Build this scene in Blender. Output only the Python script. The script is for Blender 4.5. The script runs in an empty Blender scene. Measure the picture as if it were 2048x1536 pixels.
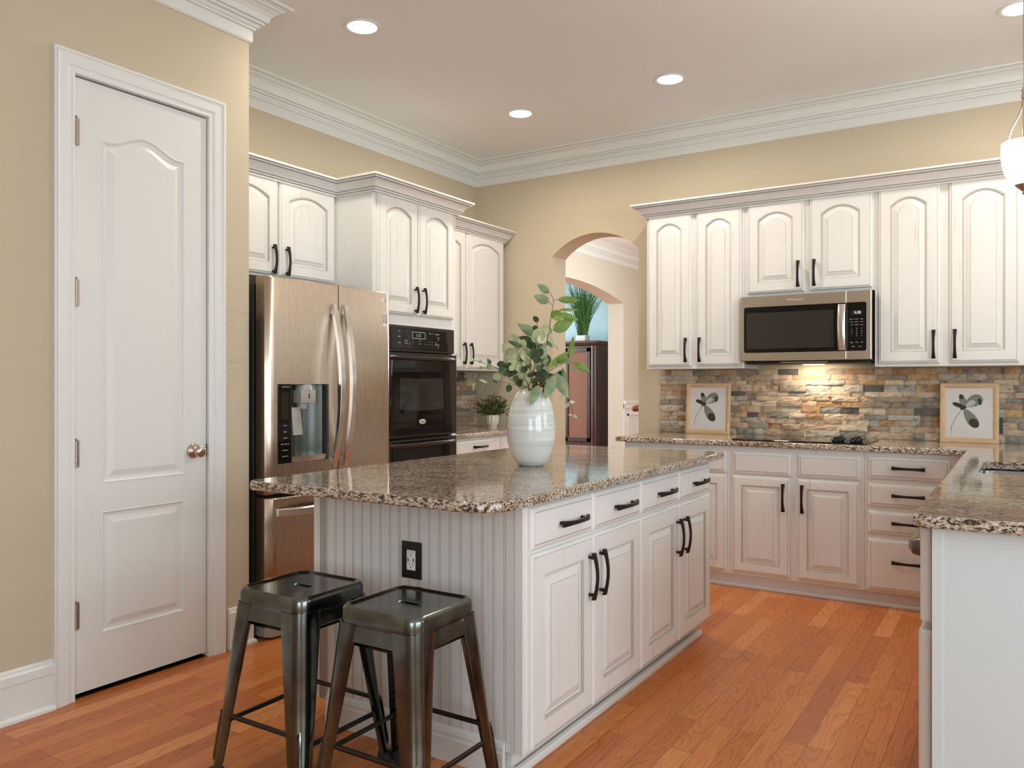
import bpy, bmesh, math, random
from mathutils import Vector, Matrix
random.seed(7)
S = bpy.context.scene
COL = S.collection

# ------------------------------------------------------------------ camera, world, light, exposure
FPX = 1606.0
YAW = math.atan(1022 / 1606.0)
CAMH = 1.246
cam = bpy.data.cameras.new('camera')
cam.sensor_width = 36.0
cam.lens = 36.0 * FPX / 2048.0
cam.clip_start = 0.05
cam_o = bpy.data.objects.new('camera', cam)
cam_o.location = (0, 0, CAMH)
cam_o.rotation_euler = (math.pi / 2, 0, YAW)
COL.objects.link(cam_o)
S.camera = cam_o

S.view_settings.view_transform = 'Standard'
S.view_settings.look = 'None'
S.view_settings.gamma = 1.0
S.view_settings.use_curve_mapping = False
S.view_settings.exposure = 0.0
S.cycles.use_denoising = True
S.cycles.max_bounces = 8
S.cycles.diffuse_bounces = 5
S.cycles.glossy_bounces = 4
S.cycles.caustics_reflective = False
S.cycles.caustics_refractive = False
S.cycles.sample_clamp_indirect = 6.0

W = bpy.data.worlds.new('sky')
S.world = W
W.use_nodes = True
W.node_tree.nodes['Background'].inputs[0].default_value = (0.75, 0.87, 1.0, 1)
W.node_tree.nodes['Background'].inputs[1].default_value = 1.6


def area(name, loc, target, sx, sy, power, color, parent=None, shape='RECTANGLE', spread=None):
    l = bpy.data.lights.new(name, 'AREA')
    l.shape = shape
    l.size = sx
    if shape == 'RECTANGLE':
        l.size_y = sy
    l.energy = power
    l.color = color
    if spread:
        l.spread = spread
    o = bpy.data.objects.new(name, l)
    COL.objects.link(o)
    o.location = loc
    d = Vector(target) - Vector(loc)
    o.rotation_euler = d.to_track_quat('-Z', 'Y').to_euler()
    if parent:
        o.parent = parent
    return o


DAY = (0.81, 0.95, 1.0)
WARM = (1.0, 0.88, 0.73)
# daylight standing in the window openings of the rear and the right wall
area('rear_window_daylight', (1.3, -2.72, 1.55), (0.9, 5, 1.35), 2.2, 1.9, 75, DAY)
area('right_window_daylight', (2.92, 0.6, 1.55), (-3, 1.0, 1.3), 2.8, 1.9, 95, DAY)
area('right_window_daylight', (2.92, 3.9, 1.75), (-3, 3.6, 1.0), 1.5, 1.2, 22, DAY)
# rooms beyond the archway: an added hall fill with no fixture, and den daylight
hl_ = bpy.data.lights.new('hall_lamp', 'POINT'); hl_.energy = 150; hl_.color = (0.95, 0.98, 1.0); hl_.shadow_soft_size = 0.25
hl_o = bpy.data.objects.new('hall_lamp', hl_); COL.objects.link(hl_o); hl_o.location = (-2.6, 8.4, 2.2)
area('den_window_daylight', (-9.4, 8.8, 1.8), (-5.6, 11.4, 1.6), 2.2, 2.0, 260, DAY)

# ------------------------------------------------------------------ material helpers
MATS = {}


def new_mat(name):
    m = bpy.data.materials.new(name)
    m.use_nodes = True
    nt = m.node_tree
    b = nt.nodes['Principled BSDF']
    MATS[name] = m
    return m, nt, b


def node(nt, typ, **kw):
    n = nt.nodes.new(typ)
    for k, v in kw.items():
        if k.startswith('i_'):
            n.inputs[k[2:].replace('_', ' ')].default_value = v
        else:
            setattr(n, k, v)
    return n


def link(nt, a, b):
    nt.links.new(a, b)


def simple(name, col, rough=0.5, metal=0.0, spec=0.5, emit=None, estr=0.0, coat=0.0, bump=0.0, bscale=80.0):
    m, nt, b = new_mat(name)
    b.inputs['Base Color'].default_value = (*col, 1)
    b.inputs['Roughness'].default_value = rough
    b.inputs['Metallic'].default_value = metal
    b.inputs['Specular IOR Level'].default_value = spec
    b.inputs['Coat Weight'].default_value = coat
    if emit:
        b.inputs['Emission Color'].default_value = (*emit, 1)
        b.inputs['Emission Strength'].default_value = estr
    tc = node(nt, 'ShaderNodeTexCoord')
    nz = node(nt, 'ShaderNodeTexNoise', i_Scale=bscale, i_Detail=3.0)
    link(nt, tc.outputs['Object'], nz.inputs['Vector'])
    if bump:
        bp = node(nt, 'ShaderNodeBump', i_Strength=bump, i_Distance=0.002)
        link(nt, nz.outputs['Fac'], bp.inputs['Height'])
        link(nt, bp.outputs['Normal'], b.inputs['Normal'])
    # very slight procedural variation of the roughness
    mr = node(nt, 'ShaderNodeMapRange')
    mr.inputs['To Min'].default_value = max(0.0, rough - 0.03)
    mr.inputs['To Max'].default_value = min(1.0, rough + 0.03)
    link(nt, nz.outputs['Fac'], mr.inputs['Value'])
    link(nt, mr.outputs['Result'], b.inputs['Roughness'])
    return m


def ramp(nt, stops, interp='LINEAR'):
    r = node(nt, 'ShaderNodeValToRGB')
    r.color_ramp.interpolation = interp
    e = r.color_ramp.elements
    while len(e) < len(stops):
        e.new(0.5)
    for i, (p, c) in enumerate(stops):
        e[i].position = p
        e[i].color = (*c, 1)
    return r


def paint_mat(name, col, worn, amount=0.5, rough=0.42):
    """brushed, slightly distressed cabinet paint; streaks run along local Z"""
    m, nt, b = new_mat(name)
    tc = node(nt, 'ShaderNodeTexCoord')
    oi = node(nt, 'ShaderNodeObjectInfo')
    mul = node(nt, 'ShaderNodeMath', operation='MULTIPLY')
    mul.inputs[1].default_value = 37.0
    link(nt, oi.outputs['Random'], mul.inputs[0])
    add = node(nt, 'ShaderNodeVectorMath', operation='ADD')
    link(nt, tc.outputs['Object'], add.inputs[0])
    link(nt, mul.outputs[0], add.inputs[1])
    mp = node(nt, 'ShaderNodeMapping')
    mp.inputs['Scale'].default_value = (90, 90, 3.0)
    link(nt, add.outputs[0], mp.inputs['Vector'])
    n1 = node(nt, 'ShaderNodeTexNoise', i_Scale=1.0, i_Detail=4.0)
    link(nt, mp.outputs[0], n1.inputs['Vector'])
    n2 = node(nt, 'ShaderNodeTexNoise', i_Scale=3.5, i_Detail=2.0)
    link(nt, add.outputs[0], n2.inputs['Vector'])
    r1 = ramp(nt, [(0.60, (0, 0, 0)), (0.76, (1, 1, 1))])
    link(nt, n1.outputs['Fac'], r1.inputs[0])
    r2 = ramp(nt, [(0.45, (0, 0, 0)), (0.65, (1, 1, 1))])
    link(nt, n2.outputs['Fac'], r2.inputs[0])
    mm = node(nt, 'ShaderNodeMath', operation='MULTIPLY')
    link(nt, r1.outputs[0], mm.inputs[0])
    link(nt, r2.outputs[0], mm.inputs[1])
    m2 = node(nt, 'ShaderNodeMath', operation='MULTIPLY')
    m2.inputs[1].default_value = amount
    link(nt, mm.outputs[0], m2.inputs[0])
    mix = node(nt, 'ShaderNodeMix', data_type='RGBA')
    mix.inputs['A'].default_value = (*col, 1)
    mix.inputs['B'].default_value = (*worn, 1)
    link(nt, m2.outputs[0], mix.inputs['Factor'])
    link(nt, mix.outputs['Result'], b.inputs['Base Color'])
    b.inputs['Roughness'].default_value = rough
    bp = node(nt, 'ShaderNodeBump', i_Strength=0.06, i_Distance=0.002)
    link(nt, n1.outputs['Fac'], bp.inputs['Height'])
    link(nt, bp.outputs['Normal'], b.inputs['Normal'])
    return m


def wall_mat(name, col):
    m = simple(name, col, rough=0.7, spec=0.25, bump=0.05, bscale=220)
    return m


def granite_mat():
    m, nt, b = new_mat('granite')
    geo = node(nt, 'ShaderNodeNewGeometry')
    mp = node(nt, 'ShaderNodeMapping')
    mp.inputs['Scale'].default_value = (0.55, 1.15, 1.0)
    mp.inputs['Rotation'].default_value = (0.25, 0.35, -0.3)
    link(nt, geo.outputs['Position'], mp.inputs['Vector'])
    wn = node(nt, 'ShaderNodeTexNoise', i_Scale=14.0, i_Detail=3.0)
    link(nt, mp.outputs[0], wn.inputs['Vector'])
    wm = node(nt, 'ShaderNodeMix', data_type='RGBA', blend_type='ADD')
    wm.inputs['Factor'].default_value = 0.035
    link(nt, mp.outputs[0], wm.inputs['A'])
    link(nt, wn.outputs['Color'], wm.inputs['B'])
    n1 = node(nt, 'ShaderNodeTexNoise', i_Scale=140.0, i_Detail=5.0, i_Roughness=0.6)
    link(nt, wm.outputs['Result'], n1.inputs['Vector'])
    r1 = ramp(nt, [(0.34, (0.012, 0.012, 0.013)), (0.415, (0.04, 0.037, 0.036)), (0.448, (0.19, 0.155, 0.125)),
                   (0.492, (0.42, 0.345, 0.27)), (0.56, (0.58, 0.525, 0.455)), (0.67, (0.73, 0.72, 0.695))])
    link(nt, n1.outputs['Fac'], r1.inputs[0])
    n2 = node(nt, 'ShaderNodeTexNoise', i_Scale=9.0, i_Detail=4.0)
    link(nt, wm.outputs['Result'], n2.inputs['Vector'])
    r2 = ramp(nt, [(0.35, (0.66, 0.53, 0.42)), (0.5, (0.92, 0.84, 0.74)), (0.66, (1.0, 1.0, 1.0))])
    link(nt, n2.outputs['Fac'], r2.inputs[0])
    mx = node(nt, 'ShaderNodeMix', data_type='RGBA', blend_type='MULTIPLY')
    mx.inputs['Factor'].default_value = 0.8
    link(nt, r1.outputs[0], mx.inputs['A'])
    link(nt, r2.outputs[0], mx.inputs['B'])
    vo = node(nt, 'ShaderNodeTexVoronoi', i_Scale=210.0)
    link(nt, wm.outputs['Result'], vo.inputs['Vector'])
    r3 = ramp(nt, [(0.0, (0, 0, 0)), (0.80, (0, 0, 0)), (0.86, (1, 1, 1))])
    link(nt, vo.outputs['Color'], r3.inputs[0])
    m3 = node(nt, 'ShaderNodeMath', operation='MULTIPLY')
    m3.inputs[1].default_value = 0.75
    link(nt, r3.outputs[0], m3.inputs[0])
    mx2 = node(nt, 'ShaderNodeMix', data_type='RGBA')
    mx2.inputs['B'].default_value = (0.03, 0.028, 0.03, 1)
    link(nt, m3.outputs[0], mx2.inputs['Factor'])
    link(nt, mx.outputs['Result'], mx2.inputs['A'])
    link(nt, mx2.outputs['Result'], b.inputs['Base Color'])
    b.inputs['Roughness'].default_value = 0.07
    b.inputs['Specular IOR Level'].default_value = 0.62
    return m


def floor_mat():
    m, nt, b = new_mat('oak_floor')
    geo = node(nt, 'ShaderNodeNewGeometry')
    mp = node(nt, 'ShaderNodeMapping')
    mp.inputs['Rotation'].default_value = (0, 0, -math.pi / 2)
    link(nt, geo.outputs['Position'], mp.inputs['Vector'])
    br = node(nt, 'ShaderNodeTexBrick')
    br.offset = 0.37
    br.offset_frequency = 3
    br.squash = 1.0
    br.inputs['Color1'].default_value = (0, 0, 0, 1)
    br.inputs['Color2'].default_value = (1, 1, 1, 1)
    br.inputs['Mortar'].default_value = (0.5, 0.5, 0.5, 1)
    br.inputs['Scale'].default_value = 1.0
    br.inputs['Mortar Size'].default_value = 0.0009
    br.inputs['Mortar Smooth'].default_value = 0.0
    br.inputs['Brick Width'].default_value = 0.72
    br.inputs['Row Height'].default_value = 0.0785
    link(nt, mp.outputs[0], br.inputs['Vector'])
    # grain: per plank offset so the figure breaks at the joints
    sc = node(nt, 'ShaderNodeVectorMath', operation='SCALE')
    sc.inputs['Scale'].default_value = 23.0
    link(nt, br.outputs['Color'], sc.inputs[0])
    ad = node(nt, 'ShaderNodeVectorMath', operation='ADD')
    link(nt, geo.outputs['Position'], ad.inputs[0])
    link(nt, sc.outputs[0], ad.inputs[1])
    mg = node(nt, 'ShaderNodeMapping')
    mg.inputs['Scale'].default_value = (9.0, 1.25, 9.0)
    link(nt, ad.outputs[0], mg.inputs['Vector'])
    n0 = node(nt, 'ShaderNodeTexNoise', i_Scale=1.0, i_Detail=1.0, i_Roughness=0.4)
    link(nt, mg.outputs[0], n0.inputs['Vector'])
    ms = node(nt, 'ShaderNodeMath', operation='MULTIPLY')
    ms.inputs[1].default_value = 24.0
    link(nt, n0.outputs['Fac'], ms.inputs[0])
    fr = node(nt, 'ShaderNodeMath', operation='PINGPONG')
    fr.inputs[1].default_value = 0.5
    link(nt, ms.outputs[0], fr.inputs[0])
    rg = ramp(nt, [(0.0, (1, 1, 1)), (0.10, (0.35, 0.35, 0.35)), (0.24, (0, 0, 0))])
    link(nt, fr.outputs[0], rg.inputs[0])
    # fine fibres
    mf = node(nt, 'ShaderNodeMapping')
    mf.inputs['Scale'].default_value = (260.0, 9.0, 260.0)
    link(nt, ad.outputs[0], mf.inputs['Vector'])
    nf = node(nt, 'ShaderNodeTexNoise', i_Scale=1.0, i_Detail=3.0)
    link(nt, mf.outputs[0], nf.inputs['Vector'])
    rc = ramp(nt, [(0.0, (0.450, 0.132, 0.032)), (0.3, (0.530, 0.170, 0.044)), (0.6, (0.575, 0.195, 0.053)),
                   (0.85, (0.615, 0.222, 0.065)), (1.0, (0.670, 0.270, 0.092))])
    link(nt, br.outputs['Color'], rc.inputs[0])
    g1 = node(nt, 'ShaderNodeMix', data_type='RGBA', blend_type='MULTIPLY')
    link(nt, rc.outputs[0], g1.inputs['A'])
    g1.inputs['B'].default_value = (0.55, 0.40, 0.30, 1)
    gm = node(nt, 'ShaderNodeMath', operation='MULTIPLY')
    link(nt, rg.outputs[0], gm.inputs[0])
    gm.inputs[1].default_value = 0.55
    link(nt, gm.outputs[0], g1.inputs['Factor'])
    g2 = node(nt, 'ShaderNodeMix', data_type='RGBA', blend_type='MULTIPLY')
    rf = ramp(nt, [(0.35, (0.80, 0.76, 0.72)), (0.6, (1.08, 1.06, 1.04))])
    link(nt, nf.outputs['Fac'], rf.inputs[0])
    g2.inputs['Factor'].default_value = 0.7
    link(nt, g1.outputs['Result'], g2.inputs['A'])
    link(nt, rf.outputs[0], g2.inputs['B'])
    g3 = node(nt, 'ShaderNodeMix', data_type='RGBA')
    link(nt, br.outputs['Fac'], g3.inputs['Factor'])
    link(nt, g2.outputs['Result'], g3.inputs['A'])
    g3.inputs['B'].default_value = (0.13, 0.04, 0.015, 1)
    link(nt, g3.outputs['Result'], b.inputs['Base Color'])
    b.inputs['Roughness'].default_value = 0.3
    b.inputs['Specular IOR Level'].default_value = 0.4
    bp = node(nt, 'ShaderNodeBump', i_Strength=0.12, i_Distance=0.001)
    link(nt, nf.outputs['Fac'], bp.inputs['Height'])
    link(nt, bp.outputs['Normal'], b.inputs['Normal'])
    return m


def stone_mat():
    m, nt, b = new_mat('ledger_stone')
    geo = node(nt, 'ShaderNodeNewGeometry')
    r = ramp(nt, [(0.0, (0.46, 0.35, 0.25)), (0.10, (0.55, 0.44, 0.33)), (0.20, (0.36, 0.28, 0.21)), (0.29, (0.52, 0.46, 0.39)),
                  (0.38, (0.32, 0.28, 0.23)), (0.46, (0.44, 0.27, 0.15)), (0.53, (0.64, 0.54, 0.42)), (0.63, (0.27, 0.265, 0.235)),
                  (0.70, (0.50, 0.37, 0.28)), (0.80, (0.12, 0.115, 0.105)), (0.845, (0.44, 0.43, 0.39)), (0.92, (0.54, 0.36, 0.19)),
                  (0.96, (0.60, 0.48, 0.37))], 'CONSTANT')
    link(nt, geo.outputs['Random Per Island'], r.inputs[0])
    sc = node(nt, 'ShaderNodeMath', operation='MULTIPLY')
    sc.inputs[1].default_value = 50.0
    link(nt, geo.outputs['Random Per Island'], sc.inputs[0])
    ad = node(nt, 'ShaderNodeVectorMath', operation='ADD')
    link(nt, geo.outputs['Position'], ad.inputs[0])
    link(nt, sc.outputs[0], ad.inputs[1])
    n1 = node(nt, 'ShaderNodeTexNoise', i_Scale=22.0, i_Detail=6.0, i_Roughness=0.6)
    link(nt, ad.outputs[0], n1.inputs['Vector'])
    r1 = ramp(nt, [(0.28, (0.42, 0.36, 0.32)), (0.45, (0.95, 0.92, 0.88)), (0.58, (1.1, 1.05, 1.0)), (0.75, (1.35, 1.2, 0.98))])
    link(nt, n1.outputs['Fac'], r1.inputs[0])
    mx = node(nt, 'ShaderNodeMix', data_type='RGBA', blend_type='MULTIPLY')
    mx.inputs['Factor'].default_value = 1.0
    link(nt, r.outputs[0], mx.inputs['A'])
    link(nt, r1.outputs[0], mx.inputs['B'])
    link(nt, mx.outputs['Result'], b.inputs['Base Color'])
    b.inputs['Roughness'].default_value = 0.75
    n2 = node(nt, 'ShaderNodeTexNoise', i_Scale=70.0, i_Detail=6.0, i_Roughness=0.65)
    link(nt, ad.outputs[0], n2.inputs['Vector'])
    bp = node(nt, 'ShaderNodeBump', i_Strength=0.65, i_Distance=0.006)
    link(nt, n2.outputs['Fac'], bp.inputs['Height'])
    link(nt, bp.outputs['Normal'], b.inputs['Normal'])
    return m


def steel_mat(name, col, rough, axis='Z', strength=0.05, aniso=0.0):
    m, nt, b = new_mat(name)
    b.inputs['Base Color'].default_value = (*col, 1)
    b.inputs['Metallic'].default_value = 1.0
    tc = node(nt, 'ShaderNodeTexCoord')
    mp = node(nt, 'ShaderNodeMapping')
    mp.inputs['Scale'].default_value = {'Z': (500, 500, 4), 'X': (4, 500, 500)}[axis]
    link(nt, tc.outputs['Object'], mp.inputs['Vector'])
    nz = node(nt, 'ShaderNodeTexNoise', i_Scale=1.0, i_Detail=2.0)
    link(nt, mp.outputs[0], nz.inputs['Vector'])
    mr = node(nt, 'ShaderNodeMapRange')
    mr.inputs['To Min'].default_value = rough - 0.05
    mr.inputs['To Max'].default_value = rough + 0.06
    link(nt, nz.outputs['Fac'], mr.inputs['Value'])
    link(nt, mr.outputs['Result'], b.inputs['Roughness'])
    if aniso:
        b.inputs['Anisotropic'].default_value = aniso
        tg = node(nt, 'ShaderNodeTangent', direction_type='RADIAL', axis='Z')
        link(nt, tg.outputs[0], b.inputs['Tangent'])
    bp = node(nt, 'ShaderNodeBump', i_Strength=strength, i_Distance=0.001)
    link(nt, nz.outputs['Fac'], bp.inputs['Height'])
    link(nt, bp.outputs['Normal'], b.inputs['Normal'])
    return m


def gunmetal_mat():
    m, nt, b = new_mat('gunmetal')
    tc = node(nt, 'ShaderNodeTexCoord')
    n1 = node(nt, 'ShaderNodeTexNoise', i_Scale=9.0, i_Detail=4.0)
    link(nt, tc.outputs['Object'], n1.inputs['Vector'])
    r = ramp(nt, [(0.3, (0.062, 0.064, 0.058)), (0.55, (0.125, 0.138, 0.130)), (0.75, (0.20, 0.222, 0.212))])
    link(nt, n1.outputs['Fac'], r.inputs[0])
    link(nt, r.outputs[0], b.inputs['Base Color'])
    b.inputs['Metallic'].default_value = 1.0
    b.inputs['Roughness'].default_value = 0.19
    b.inputs['Coat Weight'].default_value = 0.35
    b.inputs['Coat Roughness'].default_value = 0.05
    return m


def wood_mat(name, c1, c2, rough=0.35, scale=(30, 30, 3), coat=0.0):
    m, nt, b = new_mat(name)
    tc = node(nt, 'ShaderNodeTexCoord')
    mp = node(nt, 'ShaderNodeMapping')
    mp.inputs['Scale'].default_value = scale
    link(nt, tc.outputs['Object'], mp.inputs['Vector'])
    n1 = node(nt, 'ShaderNodeTexNoise', i_Scale=1.5, i_Detail=5.0, i_Distortion=0.6)
    link(nt, mp.outputs[0], n1.inputs['Vector'])
    r = ramp(nt, [(0.3, c1), (0.7, c2)])
    link(nt, n1.outputs['Fac'], r.inputs[0])
    link(nt, r.outputs[0], b.inputs['Base Color'])
    b.inputs['Roughness'].default_value = rough
    b.inputs['Coat Weight'].default_value = coat
    return m


def weave_mat(name, c1, c2, sx, sz):
    m, nt, b = new_mat(name)
    tc = node(nt, 'ShaderNodeTexCoord')
    mp = node(nt, 'ShaderNodeMapping')
    mp.inputs['Scale'].default_value = (sx, sx, sz)
    mp.inputs['Rotation'].default_value = (0, 0.6, 0)
    link(nt, tc.outputs['Object'], mp.inputs['Vector'])
    ck = node(nt, 'ShaderNodeTexBrick')
    ck.inputs['Color1'].default_value = (*c1, 1)
    ck.inputs['Color2'].default_value = (*c2, 1)
    ck.inputs['Mortar'].default_value = (c1[0] * .55, c1[1] * .55, c1[2] * .55, 1)
    ck.inputs['Scale'].default_value = 1.0
    sx_ = node(nt, 'ShaderNodeSeparateXYZ')
    cx_ = node(nt, 'ShaderNodeCombineXYZ')
    link(nt, mp.outputs[0], sx_.inputs[0])
    link(nt, sx_.outputs['X'], cx_.inputs['X'])
    link(nt, sx_.outputs['Z'], cx_.inputs['Y'])
    link(nt, cx_.outputs[0], ck.inputs['Vector'])
    link(nt, ck.outputs['Color'], b.inputs['Base Color'])
    b.inputs['Roughness'].default_value = 0.6
    bp = node(nt, 'ShaderNodeBump', i_Strength=0.5, i_Distance=0.003)
    link(nt, ck.outputs['Fac'], bp.inputs['Height'])
    bp.invert = True
    link(nt, bp.outputs['Normal'], b.inputs['Normal'])
    return m


def leaf_mat(name, c1, c2):
    m, nt, b = new_mat(name)
    geo = node(nt, 'ShaderNodeNewGeometry')
    n1 = node(nt, 'ShaderNodeTexNoise', i_Scale=28.0, i_Detail=3.0)
    link(nt, geo.outputs['Position'], n1.inputs['Vector'])
    ad = node(nt, 'ShaderNodeMath', operation='ADD')
    link(nt, n1.outputs['Fac'], ad.inputs[0])
    s = node(nt, 'ShaderNodeMath', operation='MULTIPLY_ADD')
    s.inputs[1].default_value = 0.6
    s.inputs[2].default_value = -0.3
    link(nt, geo.outputs['Random Per Island'], s.inputs[0])
    link(nt, s.outputs[0], ad.inputs[1])
    r = ramp(nt, [(0.25, c1), (0.75, c2)])
    link(nt, ad.outputs[0], r.inputs[0])
    link(nt, r.outputs[0], b.inputs['Base Color'])
    b.inputs['Roughness'].default_value = 0.5
    b.inputs['Subsurface Weight'].default_value = 0.0
    return m


def glaze_vase_mat():
    m, nt, b = new_mat('vase_glaze')
    tc = node(nt, 'ShaderNodeTexCoord')
    mp = node(nt, 'ShaderNodeMapping')
    mp.inputs['Scale'].default_value = (3.0, 3.0, 75.0)
    link(nt, tc.outputs['Object'], mp.inputs['Vector'])
    n1 = node(nt, 'ShaderNodeTexNoise', i_Scale=1.0, i_Detail=4.0)
    link(nt, mp.outputs[0], n1.inputs['Vector'])
    r = ramp(nt, [(0.33, (0.60, 0.62, 0.61)), (0.52, (0.70, 0.715, 0.705)), (0.68, (0.80, 0.80, 0.785))])
    link(nt, n1.outputs['Fac'], r.inputs[0])
    link(nt, r.outputs[0], b.inputs['Base Color'])
    b.inputs['Roughness'].default_value = 0.12
    b.inputs['Coat Weight'].default_value = 0.3
    bp = node(nt, 'ShaderNodeBump', i_Strength=0.15, i_Distance=0.002)
    link(nt, n1.outputs['Fac'], bp.inputs['Height'])
    link(nt, bp.outputs['Normal'], b.inputs['Normal'])
    return m


PAINT = paint_mat('cabinet_paint', (0.76, 0.755, 0.74), (0.40, 0.36, 0.31), 0.6)
GLAZE = simple('glaze_line', (0.38, 0.345, 0.295), 0.5)  # glaze in the front grooves; on the cabinet crowns it paints in shade
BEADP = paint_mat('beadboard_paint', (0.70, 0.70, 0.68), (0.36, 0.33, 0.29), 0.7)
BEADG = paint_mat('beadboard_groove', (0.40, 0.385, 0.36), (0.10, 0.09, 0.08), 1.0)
TRIM = simple('trim_paint', (0.76, 0.775, 0.76), 0.35, spec=0.4)
DOORP = simple('door_paint', (0.74, 0.755, 0.735), 0.38, spec=0.4, bump=0.03, bscale=120)
CEIL = wall_mat('ceiling_paint', (0.785, 0.81, 0.83))
WALL = wall_mat('wall_paint', (0.57, 0.497, 0.37))
HALLW = wall_mat('hall_paint', (0.64, 0.60, 0.51))
BLUE = wall_mat('den_paint', (0.52, 0.67, 0.72))
FLOOR = floor_mat()
GRAN = granite_mat()
STONE = stone_mat()
STEEL = steel_mat('brushed_steel', (0.57, 0.465, 0.375), 0.27, 'Z', 0.012, 0.7)
STEELH = steel_mat('handle_steel', (0.74, 0.71, 0.67), 0.22, 'Z', 0.02)
STEELX = steel_mat('microwave_steel', (0.66, 0.61, 0.55), 0.25, 'X', 0.012)
SINKM = steel_mat('sink_steel', (0.24, 0.23, 0.215), 0.34, 'X')
NICKEL = simple('satin_nickel', (0.58, 0.50, 0.43), 0.22, 1.0)
HINGEM = simple('hinge_nickel', (0.36, 0.30, 0.25), 0.42, 1.0)
BRONZE = simple('dark_bronze', (0.022, 0.017, 0.014), 0.38, 0.6)
BLACK = simple('black_plastic', (0.012, 0.012, 0.012), 0.35)
DARKSIDE = simple('fridge_side', (0.045, 0.045, 0.042), 0.45)
GASKET = simple('gasket_grey', (0.012, 0.012, 0.012), 0.7)
BGLASS = simple('black_glass', (0.004, 0.004, 0.004), 0.04, spec=0.38)
OVENF = simple('oven_enamel', (0.022, 0.016, 0.012), 0.2, spec=0.5)
OVENW = simple('oven_window', (0.030, 0.028, 0.024), 0.06, spec=0.45)
GREYP = simple('grey_plastic', (0.36, 0.35, 0.32), 0.35)
NICHE = simple('dispenser_liner', (0.09, 0.095, 0.085), 0.28, 0.4)
WHITEP = simple('white_plastic', (0.80, 0.80, 0.78), 0.35)
INK = simple('ink_black', (0.01, 0.01, 0.01), 0.5)
PRINT = simple('panel_print', (0.55, 0.55, 0.52), 0.5)
CHROMEL = simple('silver_logo', (0.85, 0.83, 0.80), 0.25, 0.6)
DISP = simple('lit_digits', (0.5, 0.6, 0.65), 0.5, emit=(0.75, 0.9, 1.0), estr=1.6)
DISPG = simple('lit_digits_dim', (0.1, 0.2, 0.22), 0.5, emit=(0.35, 0.62, 0.66), estr=0.5)
GUN = gunmetal_mat()
GUND = simple('dark_gunmetal_rod', (0.05, 0.048, 0.043), 0.25, 0.9)
RUBBER = simple('rubber', (0.015, 0.015, 0.015), 0.6)
PALEWOOD = wood_mat('pale_wood', (0.62, 0.40, 0.22), (0.74, 0.52, 0.31), 0.5, (6, 40, 6))
PAPER = simple('paper', (0.70, 0.68, 0.66), 0.8)
ARTD = simple('print_dark_green', (0.035, 0.04, 0.032), 0.8)
ARTM = simple('print_grey_green', (0.22, 0.23, 0.19), 0.8)
ARTL = simple('print_pale_grey', (0.50, 0.49, 0.46), 0.8)
MAHOG = wood_mat('mahogany', (0.030, 0.008, 0.005), (0.085, 0.022, 0.013), 0.35, (14, 14, 2), 0.0)
RATTAN = weave_mat('rattan', (0.26, 0.10, 0.06), (0.36, 0.155, 0.095), 70, 70)
WICKER = weave_mat('wicker', (0.13, 0.105, 0.08), (0.24, 0.20, 0.155), 60, 60)
VASEM = glaze_vase_mat()
POTM = simple('white_ceramic', (0.68, 0.64, 0.58), 0.35)
LPALE = leaf_mat('leaf_pale', (0.40, 0.45, 0.24), (0.66, 0.68, 0.45))
LGREY = leaf_mat('leaf_grey_green', (0.17, 0.24, 0.12), (0.36, 0.42, 0.25))
LGREEN = leaf_mat('leaf_green', (0.12, 0.21, 0.025), (0.30, 0.40, 0.075))
LDARK = leaf_mat('leaf_dark', (0.028, 0.060, 0.020), (0.11, 0.17, 0.065))
LBOX = leaf_mat('leaf_boxwood', (0.022, 0.042, 0.015), (0.12, 0.15, 0.05))
LGRASS = leaf_mat('grass_blade', (0.03, 0.14, 0.025), (0.13, 0.33, 0.10))
STEMM = simple('stem_brown', (0.14, 0.085, 0.045), 0.6)
STEMG = simple('stem_green', (0.20, 0.20, 0.09), 0.6)
LAMPON = simple('lamp_glow', (1, 1, 1), 0.4, emit=(1.0, 0.93, 0.82), estr=9.0)
SHADEON = simple('shade_glow', (1, 1, 1), 0.3, emit=(1.0, 0.90, 0.76), estr=3.2)
HOODON = simple('hood_lamp', (1, 1, 1), 0.4, emit=(1.0, 0.85, 0.62), estr=6.0)
HANDRAIL = wood_mat('handrail_wood', (0.10, 0.03, 0.012), (0.20, 0.065, 0.025), 0.3, (20, 20, 20))
DARKIN = simple('closet_dark', (0.012, 0.010, 0.009), 0.95, spec=0.1)  # near-black colour standing in for the shade behind the door


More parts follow.
